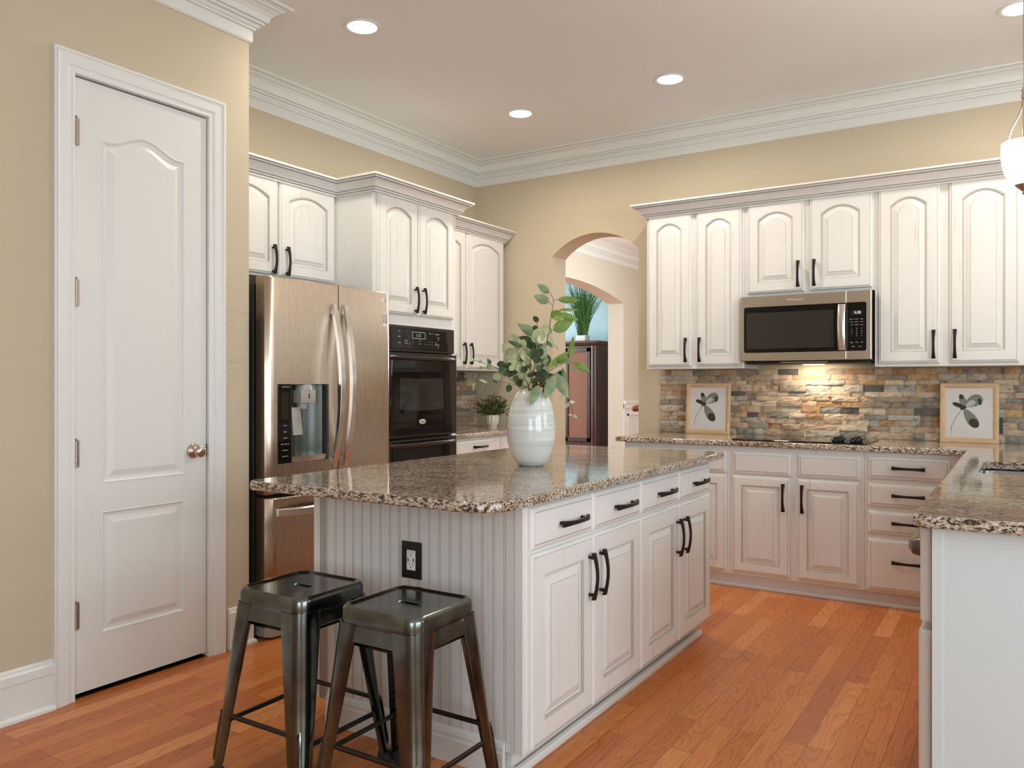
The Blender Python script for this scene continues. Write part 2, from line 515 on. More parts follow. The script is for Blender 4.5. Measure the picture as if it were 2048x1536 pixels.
# ------------------------------------------------------------------ mesh helpers
class MB:
    def __init__(self):
        self.bm = bmesh.new()
        self.mi = 0

    def face(self, vs):
        try:
            f = self.bm.faces.new(vs)
            f.material_index = self.mi
            return f
        except ValueError:
            return None

    def v(self, *p):
        return self.bm.verts.new(p)

    def loop(self, pts):
        return [self.bm.verts.new(p) for p in pts]

    def bridge(self, a, b, closed=True):
        n = len(a)
        for i in range(n if closed else n - 1):
            j = (i + 1) % n
            self.face([a[i], a[j], b[j], b[i]])

    def box(self, x0, x1, y0, y1, z0, z1, bev=0.0):
        if x0 > x1: x0, x1 = x1, x0
        if y0 > y1: y0, y1 = y1, y0
        if z0 > z1: z0, z1 = z1, z0
        vs = [self.v(x, y, z) for z in (z0, z1) for x, y in ((x0, y0), (x1, y0), (x1, y1), (x0, y1))]
        fs = [(3, 2, 1, 0), (4, 5, 6, 7), (0, 1, 5, 4), (1, 2, 6, 5), (2, 3, 7, 6), (3, 0, 4, 7)]
        ff = [self.face([vs[i] for i in f]) for f in fs]
        if bev > 0:
            es = list({e for f in ff for e in f.edges})
            r = bmesh.ops.bevel(self.bm, geom=es, offset=bev, segments=2, profile=0.6, affect='EDGES')
            for f in r['faces']:
                f.material_index = self.mi
        return vs

    def prism(self, pts, z0, z1, axis='z'):
        def mk(p, t):
            return {'z': (p[0], p[1], t), 'y': (p[0], t, p[1]), 'x': (t, p[0], p[1])}[axis]
        a = self.loop([mk(p, z0) for p in pts])
        b = self.loop([mk(p, z1) for p in pts])
        self.bridge(a, b)
        self.face(a[::-1])
        self.face(b)

    def stack(self, loops, cap0=True, cap1=True):
        ls = [self.loop(l) for l in loops]
        for a, b in zip(ls, ls[1:]):
            self.bridge(a, b)
        if cap0: self.face(ls[0][::-1])
        if cap1: self.face(ls[-1])
        return ls

    def lathe(self, prof, n=40, c=(0, 0, 0), cap0=True, cap1=True, axis='z'):
        ls = []
        for r, z in prof:
            l = []
            for i in range(n):
                a = 2 * math.pi * i / n
                x, y = r * math.cos(a), r * math.sin(a)
                if axis == 'z': p = (c[0] + x, c[1] + y, c[2] + z)
                elif axis == 'y': p = (c[0] + x, c[1] - z, c[2] + y)
                else: p = (c[0] + z, c[1] + x, c[2] + y)
                l.append(p)
            ls.append(l)
        return self.stack(ls, cap0, cap1)

    def tube(self, pts, r, n=8, rs=None):
        pts = [Vector(p) for p in pts]
        loops = []
        prev = None
        for i, p in enumerate(pts):
            t = (pts[min(i + 1, len(pts) - 1)] - pts[max(i - 1, 0)])
            if t.length < 1e-9:
                t = Vector((0, 0, 1))
            t.normalize()
            if prev is None:
                u = t.orthogonal().normalized()
            else:
                u = prev - t * prev.dot(t)
                u = u.normalized() if u.length > 1e-6 else t.orthogonal().normalized()
            prev = u
            w = t.cross(u)
            rr = rs[i] if rs else r
            loops.append([tuple(p + (u * math.cos(2 * math.pi * k / n) + w * math.sin(2 * math.pi * k / n)) * rr) for k in range(n)])
        self.stack(loops)

    def sweep(self, path, prof, closed=False, lines=False):
        """profile (offset to the right of the path, z) mitred along a plan path"""
        P = [Vector((p[0], p[1])) for p in path]
        n = len(P)
        secs = []
        for i in range(n):
            d1 = (P[i] - P[i - 1]).normalized() if i > 0 else (P[1] - P[0]).normalized()
            d2 = (P[i + 1] - P[i]).normalized() if i < n - 1 else d1
            n1 = Vector((d1.y, -d1.x)); n2 = Vector((d2.y, -d2.x))
            m = (n1 + n2) / (1 + n1.dot(n2))
            secs.append(self.loop([(P[i].x + m.x * o, P[i].y + m.y * o, z) for o, z in prof]))
        m = len(prof)
        for a, b in zip(secs, secs[1:]):
            for i in range(m):
                j = (i + 1) % m
                L = math.hypot(prof[j][0] - prof[i][0], prof[j][1] - prof[i][1])
                self.mi = 1 if lines and L < 0.006 and abs(prof[j][1] - prof[i][1]) > 0.0025 and abs(prof[j][0] - prof[i][0]) < 1e-6 else 0  # notch backs get the dark colour, painting in shading lines
                self.face([a[i], a[j], b[j], b[i]])
        self.mi = 0
        self.face(secs[0][::-1])
        self.face(secs[-1])

    def xform(self, M):
        self.bm.transform(M)

    def build(self, name, mats, parent=None, smooth=False, loc=None, rot=None, angle=None, flatz=False):
        bm = self.bm
        bmesh.ops.remove_doubles(bm, verts=bm.verts, dist=1e-6)
        bmesh.ops.recalc_face_normals(bm, faces=bm.faces)
        me = bpy.data.meshes.new(name)
        bm.to_mesh(me)
        bm.free()
        if not isinstance(mats, (list, tuple)):
            mats = [mats]
        for m in mats:
            me.materials.append(m)
        if smooth:
            for p in me.polygons:
                p.use_smooth = True
            if angle is not None:
                try:
                    me.set_sharp_from_angle(angle=math.radians(angle))
                except Exception:
                    pass
            if flatz:
                for p in me.polygons:
                    if abs(p.normal.z) > 0.9995:
                        p.use_smooth = False
        o = bpy.data.objects.new(name, me)
        COL.objects.link(o)
        if parent: o.parent = parent
        if loc: o.location = loc
        if rot: o.rotation_euler = rot
        return o


def empty(name, label, cat, loc=(0, 0, 0), rz=0.0, group=None):
    o = bpy.data.objects.new(name, None)
    o.empty_display_size = 0.1
    COL.objects.link(o)
    o.location = loc
    o.rotation_euler = (0, 0, rz)
    return tag(o, label, cat, group)


def tag(o, label, cat, group=None):
    o['label'] = label
    o['category'] = cat
    if group: o['group'] = group
    return o


def struct(o):
    o['kind'] = 'structure'
    return o


def text_mesh(name, body, size, mat, parent, loc, rot, extrude=0.0004, align='CENTER'):
    cu = bpy.data.curves.new(name, 'FONT')
    cu.body = body
    cu.size = size
    cu.extrude = extrude
    cu.align_x = align
    cu.align_y = 'CENTER'
    t = bpy.data.objects.new(name, cu)
    COL.objects.link(t)
    dg = bpy.context.evaluated_depsgraph_get()
    me = bpy.data.meshes.new_from_object(t.evaluated_get(dg))
    bpy.data.objects.remove(t)
    me.name = name
    me.materials.clear()
    me.materials.append(mat)
    o = bpy.data.objects.new(name, me)
    COL.objects.link(o)
    o.parent = parent
    o.location = loc
    o.rotation_euler = rot
    return o


FRONT = (math.pi / 2, 0, 0)      # text that faces local -Y


def inset_poly(pts, d):
    """inset a CCW polygon by d"""
    n = len(pts)
    out = []
    for i in range(n):
        p0, p1, p2 = Vector(pts[i - 1]), Vector(pts[i]), Vector(pts[(i + 1) % n])
        e1 = (p1 - p0); e2 = (p2 - p1)
        if e1.length < 1e-9 or e2.length < 1e-9:
            out.append(tuple(p1)); continue
        e1.normalize(); e2.normalize()
        n1 = Vector((-e1.y, e1.x)); n2 = Vector((-e2.y, e2.x))
        q = p1 + (n1 + n2) / max(0.2, 1 + n1.dot(n2)) * d
        out.append((q.x, q.y))
    return out


def round_poly(pts, radii, seg=8):
    """CCW polygon with rounded corners"""
    n = len(pts)
    out = []
    for i in range(n):
        r = radii[i]
        p0, p1, p2 = Vector(pts[i - 1]), Vector(pts[i]), Vector(pts[(i + 1) % n])
        if r <= 0:
            out.append(tuple(p1)); continue
        a = (p0 - p1).normalized(); b = (p2 - p1).normalized()
        ang = a.angle(b)
        t = r / math.tan(ang / 2)
        c = p1 + (a + b).normalized() * (r / math.sin(ang / 2))
        s = p1 + a * t; e = p1 + b * t
        a0 = math.atan2(s.y - c.y, s.x - c.x); a1 = math.atan2(e.y - c.y, e.x - c.x)
        da = (a1 - a0 + math.pi) % (2 * math.pi) - math.pi
        for k in range(seg + 1):
            q = a0 + da * k / seg
            out.append((c.x + r * math.cos(q), c.y + r * math.sin(q)))
    return out


def slab(mb, pts, z0, z1, hole=None):
    """stone top with an eased edge; optional CCW hole"""
    th = z1 - z0
    prof = [(0.004, 0), (0.0, 0.004), (0.0, th * 0.70), (0.001, th * 0.82), (0.003, th * 0.92), (0.006, th * 0.98), (0.009, th)]
    ls = []
    for d, z in prof:
        q = inset_poly(pts, d)
        ls.append(mb.loop([(x, y, z0 + z) for x, y in q]))
    for a, b in zip(ls, ls[1:]):
        mb.bridge(a, b)
    if not hole:
        mb.face(ls[0][::-1])
        mb.face(ls[-1])
        return
    ht = mb.loop([(x, y, z1) for x, y in hole])
    hm = mb.loop([(x, y, z1 - 0.004) for x, y in inset_poly(hole, 0.003)])
    hb = mb.loop([(x, y, z0) for x, y in inset_poly(hole, 0.003)])
    mb.bridge(ht, hm); mb.bridge(hm, hb)
    for outer, inner in ((ls[-1], ht), (ls[0], hb)):
        es = []
        for l in (outer, inner):
            for i in range(len(l)):
                e = mb.bm.edges.get((l[i], l[(i + 1) % len(l)]))
                if e: es.append(e)
        bmesh.ops.triangle_fill(mb.bm, edges=es, use_beauty=True, use_dissolve=False)


# ------------------------------------------------------------------ joinery builders (local frame: x along the width, front looks to -y, z up)
def arch_loop(w, h, ins, y, rise, kind, n=14, x0=0.0, z0=0.0, side=None):
    l = ins; r = w - ins; b = ins; t = h - ins
    pts = [(x0 + l, y, z0 + b), (x0 + r, y, z0 + b)]
    for i in range(n + 1):
        u = 1 - 2 * i / n
        x = (l + r) / 2 + u * (r - l) / 2
        if kind == 'seg':
            z = t - rise * u * u
        elif kind == 'cathedral':
            z = t - rise * 0.5 * (1 - math.cos(math.pi * min(1.0, abs(u) * 1.12)))
        else:
            z = t
        pts.append((x0 + x, y, z0 + z))
    return pts


CAB_PROF = [(0.0, 0.0, 0), (0.0, -0.011, 0), (0.004, -0.016, 0), (0.0105, -0.0183, 0), (0.0128, -0.0183, 1), (0.0145, -0.020, 0),
            (0.052, -0.020, 0), (0.0545, -0.0175, 1), (0.057, -0.0175, 0), (0.060, -0.0115, 1), (0.066, -0.0105, 0), (0.070, -0.012, 0),
            (0.092, -0.0185, 0), (0.0935, -0.0198, 1)]


def raised_door(w, h, rise=0.0, kind='flat', stile=0.052):
    mb = MB()
    k = stile - 0.052
    prev = None
    for d, y, g in CAB_PROF:
        rect = d < 0.05
        dd = d if rect else d + k
        pts = arch_loop(w, h, dd, y, 0.0 if rect else rise, 'flat' if rect else kind)
        cur = mb.loop(pts)
        if prev:
            mb.mi = g
            mb.bridge(prev, cur)
        else:
            mb.face(cur[::-1])
        prev = cur
    mb.mi = 0
    mb.face(prev)
    return mb


def slab_front(w, h):
    mb = MB()
    prev = None
    for d, y, g in [(0, 0, 0), (0, -0.010, 0), (0.005, -0.0145, 0), (0.0155, -0.0180, 0), (0.0178, -0.0180, 1), (0.0195, -0.020, 0)]:
        cur = mb.loop(arch_loop(w, h, d, y, 0, 'flat', 2))
        if prev:
            mb.mi = g
            mb.bridge(prev, cur)
        else:
            mb.face(cur[::-1])
        prev = cur
    mb.mi = 0
    mb.face(prev)
    return mb


def pull_mesh(L=0.165):
    """arched bar pull with flared ends, along local z, centre at the origin, standing off to -y"""
    mb = MB()
    N = 14
    loops = []
    for i in range(N + 1):
        t = -1 + 2 * i / N
        z = t * L / 2
        y = -0.020 - 0.015 * (1 - t * t)
        hw = 0.0066 + 0.0040 * abs(t) ** 2.2
        th = 0.0042 + 0.002 * abs(t) ** 3
        loops.append([(-hw, y + th, z), (hw, y + th, z), (hw, y - th * .6, z), (hw * .55, y - th, z), (-hw * .55, y - th, z), (-hw, y - th * .6, z)])
    mb.stack(loops)
    for s in (-1, 1):
        mb.lathe([(0.0062, 0), (0.0062, 0.004), (0.0045, 0.007), (0.0045, 0.022)], 10, (0, 0, s * (L / 2 - 0.016)), axis='y')
        # little hook under the end
        mb.box(-0.0055, 0.0055, -0.022, -0.010, s * (L / 2 - 0.010), s * (L / 2 - 0.022))
    return mb


PULL_ME = None


def add_pull(parent, x, z, horizontal=False, y=-0.020, L=0.165):
    o = pull_mesh(L).build('pull', BRONZE, parent)
    o.location = (x, y, z)
    if horizontal:
        o.rotation_euler = (0, math.pi / 2, 0)
    return o


def cabinet(name, label, cat, loc, rz, w, d, z0, z1, fronts, toe=0.0, group=None, carcass_top=True, body_mat=None):
    r = empty(name, label, cat, loc, rz, group)
    mb = MB()
    if carcass_top:
        mb.box(0, w, 0, d, z0, z1, 0.0015)
    else:
        mb.box(0, w, 0, 0.019, z0, z1); mb.box(0, 0.018, 0.019, d, z0, z1)
        mb.box(w - 0.018, w, 0.019, d, z0, z1); mb.box(0.018, w - 0.018, d - 0.012, d, z0, z1)
        mb.box(0.018, w - 0.018, 0.019, d - 0.012, z0, z0 + 0.018)
    if toe:
        mb.box(0.0, w, toe, toe + 0.02, 0.0, z0)
        mb.box(0.0, 0.018, toe + 0.02, d, 0.0, z0); mb.box(w - 0.018, w, toe + 0.02, d, 0.0, z0)
    mb.build('body', body_mat or PAINT, r)
    for f in fronts:
        if f['t'] == 'door':
            o = raised_door(f['w'], f['h'], f.get('rise', 0.0), f.get('kind', 'flat'), 0.066 if f.get('kind') == 'seg' else 0.056).build('door', [PAINT, GLAZE], r)
        else:
            o = slab_front(f['w'], f['h']).build('drawer', [PAINT, GLAZE], r)
            if f['t'] == 'false':
                o.name = 'false_front'
        o.location = (f['x'], 0, f['z'])
        p = f.get('pull')
        if p:
            add_pull(o, p[0] - f['x'], p[1] - f['z'], p[2], L=f.get('L', 0.165))
    return r


RL = math.pi / 2       # cabinets on the left wall, looking to +X
RR = -math.pi / 2      # looking to -X

# ------------------------------------------------------------------ the setting
XP, XF, YB, YC, ZC = -3.148, -3.87, 5.52, 2.585, 3.07
XR, YR = 2.8, -2.6

mb = MB(); mb.box(-10, XR + 0.1, YR - 0.1, 14.0, -0.06, 0.0)
struct(mb.build('floor', FLOOR))
mb = MB(); mb.box(-10, XR + 0.1, YR - 0.1, 14.0, ZC, ZC + 0.06)
struct(mb.build('ceiling', CEIL))

# pantry wall with the door opening, and its return beside the refrigerator
DY0, DY1, DZ1 = 1.737, 2.352, 2.466
mb = MB()
mb.box(XP - 0.12, XP, YR, DY0, 0, ZC); mb.box(XP - 0.12, XP, DY1, YC, 0, ZC); mb.box(XP - 0.12, XP, DY0, DY1, DZ1, ZC)
mb.box(XF, XP - 0.12, YC - 0.10, YC, 0, ZC)
struct(mb.build('wall_pantry', WALL))
mb = MB(); mb.box(XP - 0.40, XP - 0.38, DY0 - 0.2, DY1 + 0.1, 0, 2.7)  # added dark sheet behind the door, shade put into its colour
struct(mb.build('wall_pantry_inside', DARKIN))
mb = MB(); mb.box(XP - 0.38, XP - 0.010, DY0 + 0.002, DY1 - 0.002, 0.0005, 0.004)  # added dark slab that blackens the gap under the door like shade
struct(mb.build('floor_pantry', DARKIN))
mb = MB(); mb.box(XF - 0.12, XF, YR, YB, 0, ZC)
struct(mb.build('wall_left', WALL))

# back wall with the arched opening
AX0, AX1, ASP, AAP, BT = -3.134, -2.402, 2.252, 2.402, 0.214


def arch_wall(mb, a0, a1, lo, hi, spring, apex, t0, t1, ztop, mapf):
    """wall in a (u, z) plane between lo..hi with an arched opening a0..a1; t0,t1 = front/back"""
    N = 28
    def q(u, z, t): return mapf(u, z, t)
    hw = (a1 - a0) / 2; cx = (a0 + a1) / 2; rise = apex - spring
    R = (hw * hw + rise * rise) / (2 * rise)
    def az(u): return apex - R + math.sqrt(max(0, R * R - (u - cx) ** 2))
    def solid(us, zs_lo, zs_hi):
        for i in range(len(us) - 1):
            for t in (t0, t1):
                mb.face([mb.v(*q(us[i], zs_lo[i], t)), mb.v(*q(us[i + 1], zs_lo[i + 1], t)), mb.v(*q(us[i + 1], zs_hi[i + 1], t)), mb.v(*q(us[i], zs_hi[i], t))])
    solid([lo, a0], [0, 0], [ztop, ztop]); solid([a1, hi], [0, 0], [ztop, ztop])
    us = [a0 + (a1 - a0) * i / N for i in range(N + 1)]
    zs = [az(u) for u in us]
    solid(us, zs, [ztop] * (N + 1))
    for i in range(N):
        mb.face([mb.v(*q(us[i], zs[i], t0)), mb.v(*q(us[i + 1], zs[i + 1], t0)), mb.v(*q(us[i + 1], zs[i + 1], t1)), mb.v(*q(us[i], zs[i], t1))])
    for u in (a0, a1):
        mb.face([mb.v(*q(u, 0, t0)), mb.v(*q(u, spring, t0)), mb.v(*q(u, spring, t1)), mb.v(*q(u, 0, t1))])
    for u in (lo, hi):
        mb.face([mb.v(*q(u, 0, t0)), mb.v(*q(u, ztop, t0)), mb.v(*q(u, ztop, t1)), mb.v(*q(u, 0, t1))])


mb = MB()
arch_wall(mb, AX0, AX1, XF - 0.12, XR, ASP, AAP, YB, YB + BT, ZC, lambda u, z, t: (u, t, z))
struct(mb.build('wall_back', WALL))

# right wall and rear wall with window openings (behind the camera)


def window_wall(name, wins, lo, hi, mapf, mat):
    mb = MB()
    xs = lo
    for a, b, z0, z1 in wins:
        for u0, u1, q0, q1 in ((xs, a, 0, ZC), (a, b, 0, z0), (a, b, z1, ZC)):
            p = mapf(u0, u1)
            mb.box(p[0], p[1], p[2], p[3], q0, q1)
        xs = b
    p = mapf(xs, hi)
    mb.box(p[0], p[1], p[2], p[3], 0, ZC)
    struct(mb.build(name, mat))


RW = [(0.2, 2.4, 0.6, 2.5)]
window_wall('wall_rear', RW, XP, XR, lambda a, b: (a, b, YR - 0.1, YR), WALL)
SW = [(-0.8, 2.0, 0.6, 2.5), (3.15, 4.65, 1.15, 2.35)]
window_wall('wall_right', SW, YR, YB, lambda a, b: (XR, XR + 0.1, a, b), WALL)
wi = 0
for wins, f in ((RW, lambda u, z, t: (u, YR - 0.05 + t, z)), (SW, lambda u, z, t: (XR + 0.05 + t, u, z))):
    for a, b, z0, z1 in wins:
        wi += 1
        mb = MB()
        for u0, u1, q0, q1 in ((a, a + .05, z0, z1), (b - .05, b, z0, z1), (a, b, z0, z0 + .05), (a, b, z1 - .05, z1), ((a + b) / 2 - .02, (a + b) / 2 + .02, z0, z1), (a, b, (z0 + z1) / 2 - .02, (z0 + z1) / 2 + .02)):
            p = f(u0, q0, -0.02); r = f(u1, q1, 0.02)
            mb.box(p[0], r[0], p[1], r[1], p[2], r[2])
        struct(mb.build('window_%d' % wi, TRIM))

# rooms beyond the archway
XH, HT = -4.69, 0.2375
mb = MB()
arch_wall(mb, 7.14, 10.26, YB + BT, 13.0, 2.366, 2.55, XH, XH - HT, ZC, lambda u, z, t: (t, u, z))
struct(mb.build('wall_hall', HALLW))
mb = MB(); mb.box(XH, -0.9, 12.9, 13.0, 0, ZC); mb.box(-1.0, -0.9, YB + BT, 12.9, 0, ZC)
struct(mb.build('wall_hall_far', HALLW))
mb = MB(); mb.box(-10, XH - HT, 12.42, 12.5, 0, ZC); mb.box(-10, -9.9, 6.0, 12.42, 0, ZC); mb.box(-10, XH - HT, 5.9, 6.0, 0, ZC)
struct(mb.build('wall_den', BLUE))
CROWN = [(0, 2.89), (.006, 2.89), (.013, 2.898), (.013, 2.945), (.0095, 2.9455), (.0095, 2.9505), (.022, 2.951), (.024, 2.959), (.034, 2.963), (.040, 2.972), (.0355, 2.9725), (.0355, 2.9775),
         (.052, 2.978), (.054, 2.986), (.0495, 2.9865), (.0495, 2.991), (.064, 2.9915), (.067, 2.999), (.072, 3.016), (.086, 3.032), (.104, 3.041), (.0985, 3.0415), (.0985, 3.047), (.112, 3.0475), (.115, 3.053),
         (.128, 3.056), (.1235, 3.0565), (.1235, 3.061), (.148, 3.0615), (.152, 3.0699), (0, 3.0699)]
mb = MB(); mb.sweep([(XP, YR), (XP, YC), (XF, YC), (XF, YB), (XR, YB)], CROWN)
struct(mb.build('trim_1', TRIM))
mb = MB(); mb.sweep([(XH, YB + BT), (XH, 12.9), (-1.0, 12.9)], CROWN)
struct(mb.build('trim_2', TRIM))
# wainscot of the hall
mb = MB()
mb.box(XH, XH + 0.012, 10.26, 12.9, 0, 0.97)
mb.box(XH, XH + 0.035, 10.26, 12.9, 0.97, 1.01)
mb.box(XH, XH + 0.022, 10.26, 12.9, 0.90, 0.97)
for k in range(5):
    y0 = 10.36 + k * 0.52
    for ra in ((y0, y0 + .42, .80, .83), (y0, y0 + .42, .22, .25), (y0, y0 + .03, .22, .83), (y0 + .39, y0 + .42, .22, .83)):
        mb.box(XH + 0.012, XH + 0.026, *ra)
struct(mb.build('trim_3', TRIM))

# baseboards with cap and shoe
BASE = [(0, 0), (.028, 0), (.027, .010), (.022, .017), (.016, .020), (.016, .135), (.019, .139), (.019, .170), (.012, .176), (.010, .186), (.003, .192), (0, .192)]
mb = MB(); mb.sweep([(XP, YR), (XP, 1.655)], BASE)
struct(mb.build('baseboard_left', TRIM))
mb = MB(); mb.sweep([(XP, 2.462), (XP, YC), (XP - 0.055, YC)], BASE)
struct(mb.build('baseboard_pantry', TRIM))

# door casing, mitred (profile: offset outwards, stand-off)
CAS = [(0.0, 0.0), (0.0, 0.012), (0.006, 0.014), (0.012, 0.010), (0.020, 0.011), (0.026, 0.013), (0.028, 0.016), (0.060, 0.018), (0.070, 0.021), (0.073, 0.024), (0.0735, 0.020), (0.0745, 0.022), (0.084, 0.022), (0.084, 0.0)]
mb = MB()
secs = []
for (y, z), (my, mz) in zip([(DY0, 0), (DY0, DZ1), (DY1, DZ1), (DY1, 0)], [(-1, 0), (-1, 1), (1, 1), (1, 0)]):
    secs.append(mb.loop([(XP + t, y + my * o, z + mz * o) for o, t in CAS]))
for a, b in zip(secs, secs[1:]): mb.bridge(a, b)
mb.face(secs[0]); mb.face(secs[-1])
# jamb and stop
mb.box(XP - 0.12, XP, DY0 - 0.001, DY0 + 0.0015, 0, DZ1); mb.box(XP - 0.12, XP + 0.012, DY1 - 0.0015, DY1 + 0.004, 0, DZ1); mb.box(XP - 0.12, XP, DY0, DY1, DZ1 - 0.0015, DZ1 + 0.001)
struct(mb.build('trim_4', TRIM))

# faint pencil height marks and scribbles beside the casing
rp = random.Random(2)
mb = MB()
for zc, L, wav in ((1.700, .090, 0), (1.614, .050, .5), (1.588, .115, .5), (1.548, .040, 1), (1.512, .045, .3), (1.482, .035, .3), (1.436, .025, .5), (1.420, .060, .2), (1.370, .115, .4), (1.352, .120, .3), (1.344, .060, .3), (1.318, .040, .4), (1.296, .050, .4), (1.284, .060, .3), (1.24, .02, .3)):
    y = 2.466
    prev = None
    while y < 2.463 + L * 0.85:
        y2 = y + rp.uniform(.004, .009)
        if rp.random() < 0.78:
            dz_ = rp.uniform(-1, 1) * 0.005 * wav
            mb.tube([(XP + 0.0002, y, zc + dz_), (XP + 0.0002, y2, zc + rp.uniform(-1, 1) * 0.005 * wav)], 0.0007, 4)
        y = y2
struct(mb.build('wall_pantry_pencil_marks', simple('pencil', (0.36, 0.31, 0.235), 0.8)))

# ------------------------------------------------------------------ pantry door
DW, DH = 0.604, 2.434
D0 = Vector((XP - 0.002, DY0 + 0.004, 0.022))


def moulded_panel(mb, x0, z0, w, h, rise, kind):
    """panel sunk in a moulded door face at y=0; returns outer loop"""
    prof = [(0.0, 0.0), (0.003, -0.002), (0.007, 0.0005), (0.012, 0.007), (0.020, 0.0085), (0.026, 0.0080), (0.046, 0.0005), (0.049, -0.0005)]
    prev = None; first = None
    for d, y in prof:
        cur = mb.loop(arch_loop(w, h, d, y, rise, kind, 24, x0, z0))
        if prev: mb.bridge(prev, cur)
        else: first = cur
        prev = cur
    mb.face(prev)
    return first


mb = MB()
lo = mb.loop(arch_loop(DW, DH, 0, 0, 0, 'flat', 1))
bk = mb.loop(arch_loop(DW, DH, 0, 0.035, 0, 'flat', 1))
mb.bridge(lo, bk); mb.face(bk)
PX0, PW = 0.115, 0.378
p1 = moulded_panel(mb, PX0, 0.822, PW, 1.442, 0.052, 'cathedral')
p2 = moulded_panel(mb, PX0 - 0.004, 0.215, PW + 0.004, 0.492, 0, 'flat')
es = []
for l in (lo, p1, p2):
    for i in range(len(l)):
        e = mb.bm.edges.get((l[i], l[(i + 1) % len(l)]))
        if e: es.append(e)
bmesh.ops.triangle_fill(mb.bm, edges=es, use_beauty=True, use_dissolve=False)
door = mb.build('door_1', DOORP)
struct(door)
door.location = D0; door.rotation_euler = (0, 0, RL)
for z in (2.24, 1.606, 0.97, 0.331):
    mb = MB()
    for k in range(5):
        mb.lathe([(0.007, 0), (0.007, 0.0205)], 12, (0, -0.008, -0.0525 + k * 0.0212))
    mb.lathe([(0.0045, 0), (0.006, 0.003), (0.003, 0.008)], 12, (0, -0.008, 0.0535))
    mb.box(0.0, 0.016, -0.003, 0.0, -0.0525, 0.0525); mb.box(-0.012, 0.0, -0.003, 0.002, -0.0525, 0.0525)
    o = mb.build('hinge', HINGEM, door, smooth=True, angle=35)
    o.location = (0.002, -0.002, z - 0.022)
mb = MB()
mb.lathe([(0.034, 0), (0.034, 0.003), (0.030, 0.009), (0.016, 0.013), (0.0125, 0.017), (0.012, 0.030), (0.016, 0.036), (0.026, 0.046), (0.0275, 0.052), (0.026, 0.058), (0.020, 0.063), (0.008, 0.0655)], 32, axis='y')
o = mb.build('knob', NICKEL, door, smooth=True, angle=50)
o.location = (DW - 0.066, 0, 0.945 - 0.022)
mb = MB(); mb.box(DW - 0.0005, DW + 0.0035, -0.001, 0.022, 0.895, 0.951)
mb.build('latch', BLACK, door)

# ------------------------------------------------------------------ refrigerator (local: x -> +Y, front -> +X)
FX = -3.085
fr = empty('refrigerator', 'tall stainless steel refrigerator with two curved door handles beside the pantry wall', 'refrigerator', (FX, 2.64, 0), RL)
FW = 0.905
mb = MB()
mb.box(0.003, FW - 0.003, 0.105, 0.74, 0.035, 1.735, 0.004)
mb.build('body', DARKSIDE, fr)
mb = MB()
mb.box(0.012, FW - 0.012, 0.078, 0.105, 0.09, 1.73)
mb.build('gasket', GASKET, fr)
HGREY = simple('hinge_grey', (0.10, 0.09, 0.085), 0.4)
for a_, b_ in ((0.0, 0.10), (FW - 0.10, FW)):
    mb = MB()
    m_ = 0.008 if a_ == 0.0 else FW - 0.07
    mb.prism([(a_, 0.24), (a_, 0.115), (m_, 0.115), (m_, 0.03), (m_ + 0.062, 0.03), (m_ + 0.062, 0.115), (b_, 0.115), (b_, 0.24)][::-1], 1.7355, 1.774)
    mb.build('hinge_cover', HGREY, fr)


def fy(x):
    u = (x - FW / 2) / (FW / 2)
    e = max(0.0, abs(u) - 0.93) / 0.07
    return -0.018 * (1 - u * u) + 0.018 * e * e


def curved_door(x0, x1, z0, z1, hole=None):
    mb = MB()
    xs = [x0 + (x1 - x0) * i / 30 for i in range(31)]
    zs = [z0, z0 + 0.006, z1 - 0.006, z1]
    if hole:
        xs += [hole[0], hole[1]]; zs += [hole[2], hole[3]]
    xs = sorted(set(round(x, 5) for x in xs)); zs = sorted(set(round(z, 5) for z in zs))
    g = {}
    for i, x in enumerate(xs):
        for j, z in enumerate(zs):
            e = 0.006 if z in (zs[0], zs[-1]) else 0.0
            g[i, j] = mb.v(x, fy(x) + e, z)
    for i in range(len(xs) - 1):
        for j in range(len(zs) - 1):
            if hole and xs[i] >= hole[0] - 1e-4 and xs[i + 1] <= hole[1] + 1e-4 and zs[j] >= hole[2] - 1e-4 and zs[j + 1] <= hole[3] + 1e-4:
                continue
            mb.face([g[i, j], g[i + 1, j], g[i + 1, j + 1], g[i, j + 1]])
    # sides and back
    n, m = len(xs) - 1, len(zs) - 1
    bd = 0.078
    bl = [mb.v(xs[i], bd, zs[0]) for i in range(n + 1)]; tl = [mb.v(xs[i], bd, zs[-1]) for i in range(n + 1)]
    for i in range(n):
        mb.face([g[i, 0], g[i + 1, 0], bl[i + 1], bl[i]]); mb.face([g[i, m], g[i + 1, m], tl[i + 1], tl[i]])
        mb.face([bl[i], bl[i + 1], tl[i + 1], tl[i]])
    for i in (0, n):
        mb.face([g[i, j] for j in range(m + 1)] + [tl[i], bl[i]])
    return mb


SPL = 0.462
HOLE = (0.060, 0.392, 0.853, 1.246)
dl = curved_door(0, SPL - 0.003, 0.706, 1.772, HOLE).build('door', STEEL, fr, smooth=True, angle=40)
dr = curved_door(SPL + 0.003, FW, 0.706, 1.772).build('door', STEEL, fr, smooth=True, angle=40)
dz = curved_door(0, FW, 0.068, 0.688).build('freezer_drawer', STEEL, fr, smooth=True, angle=40)


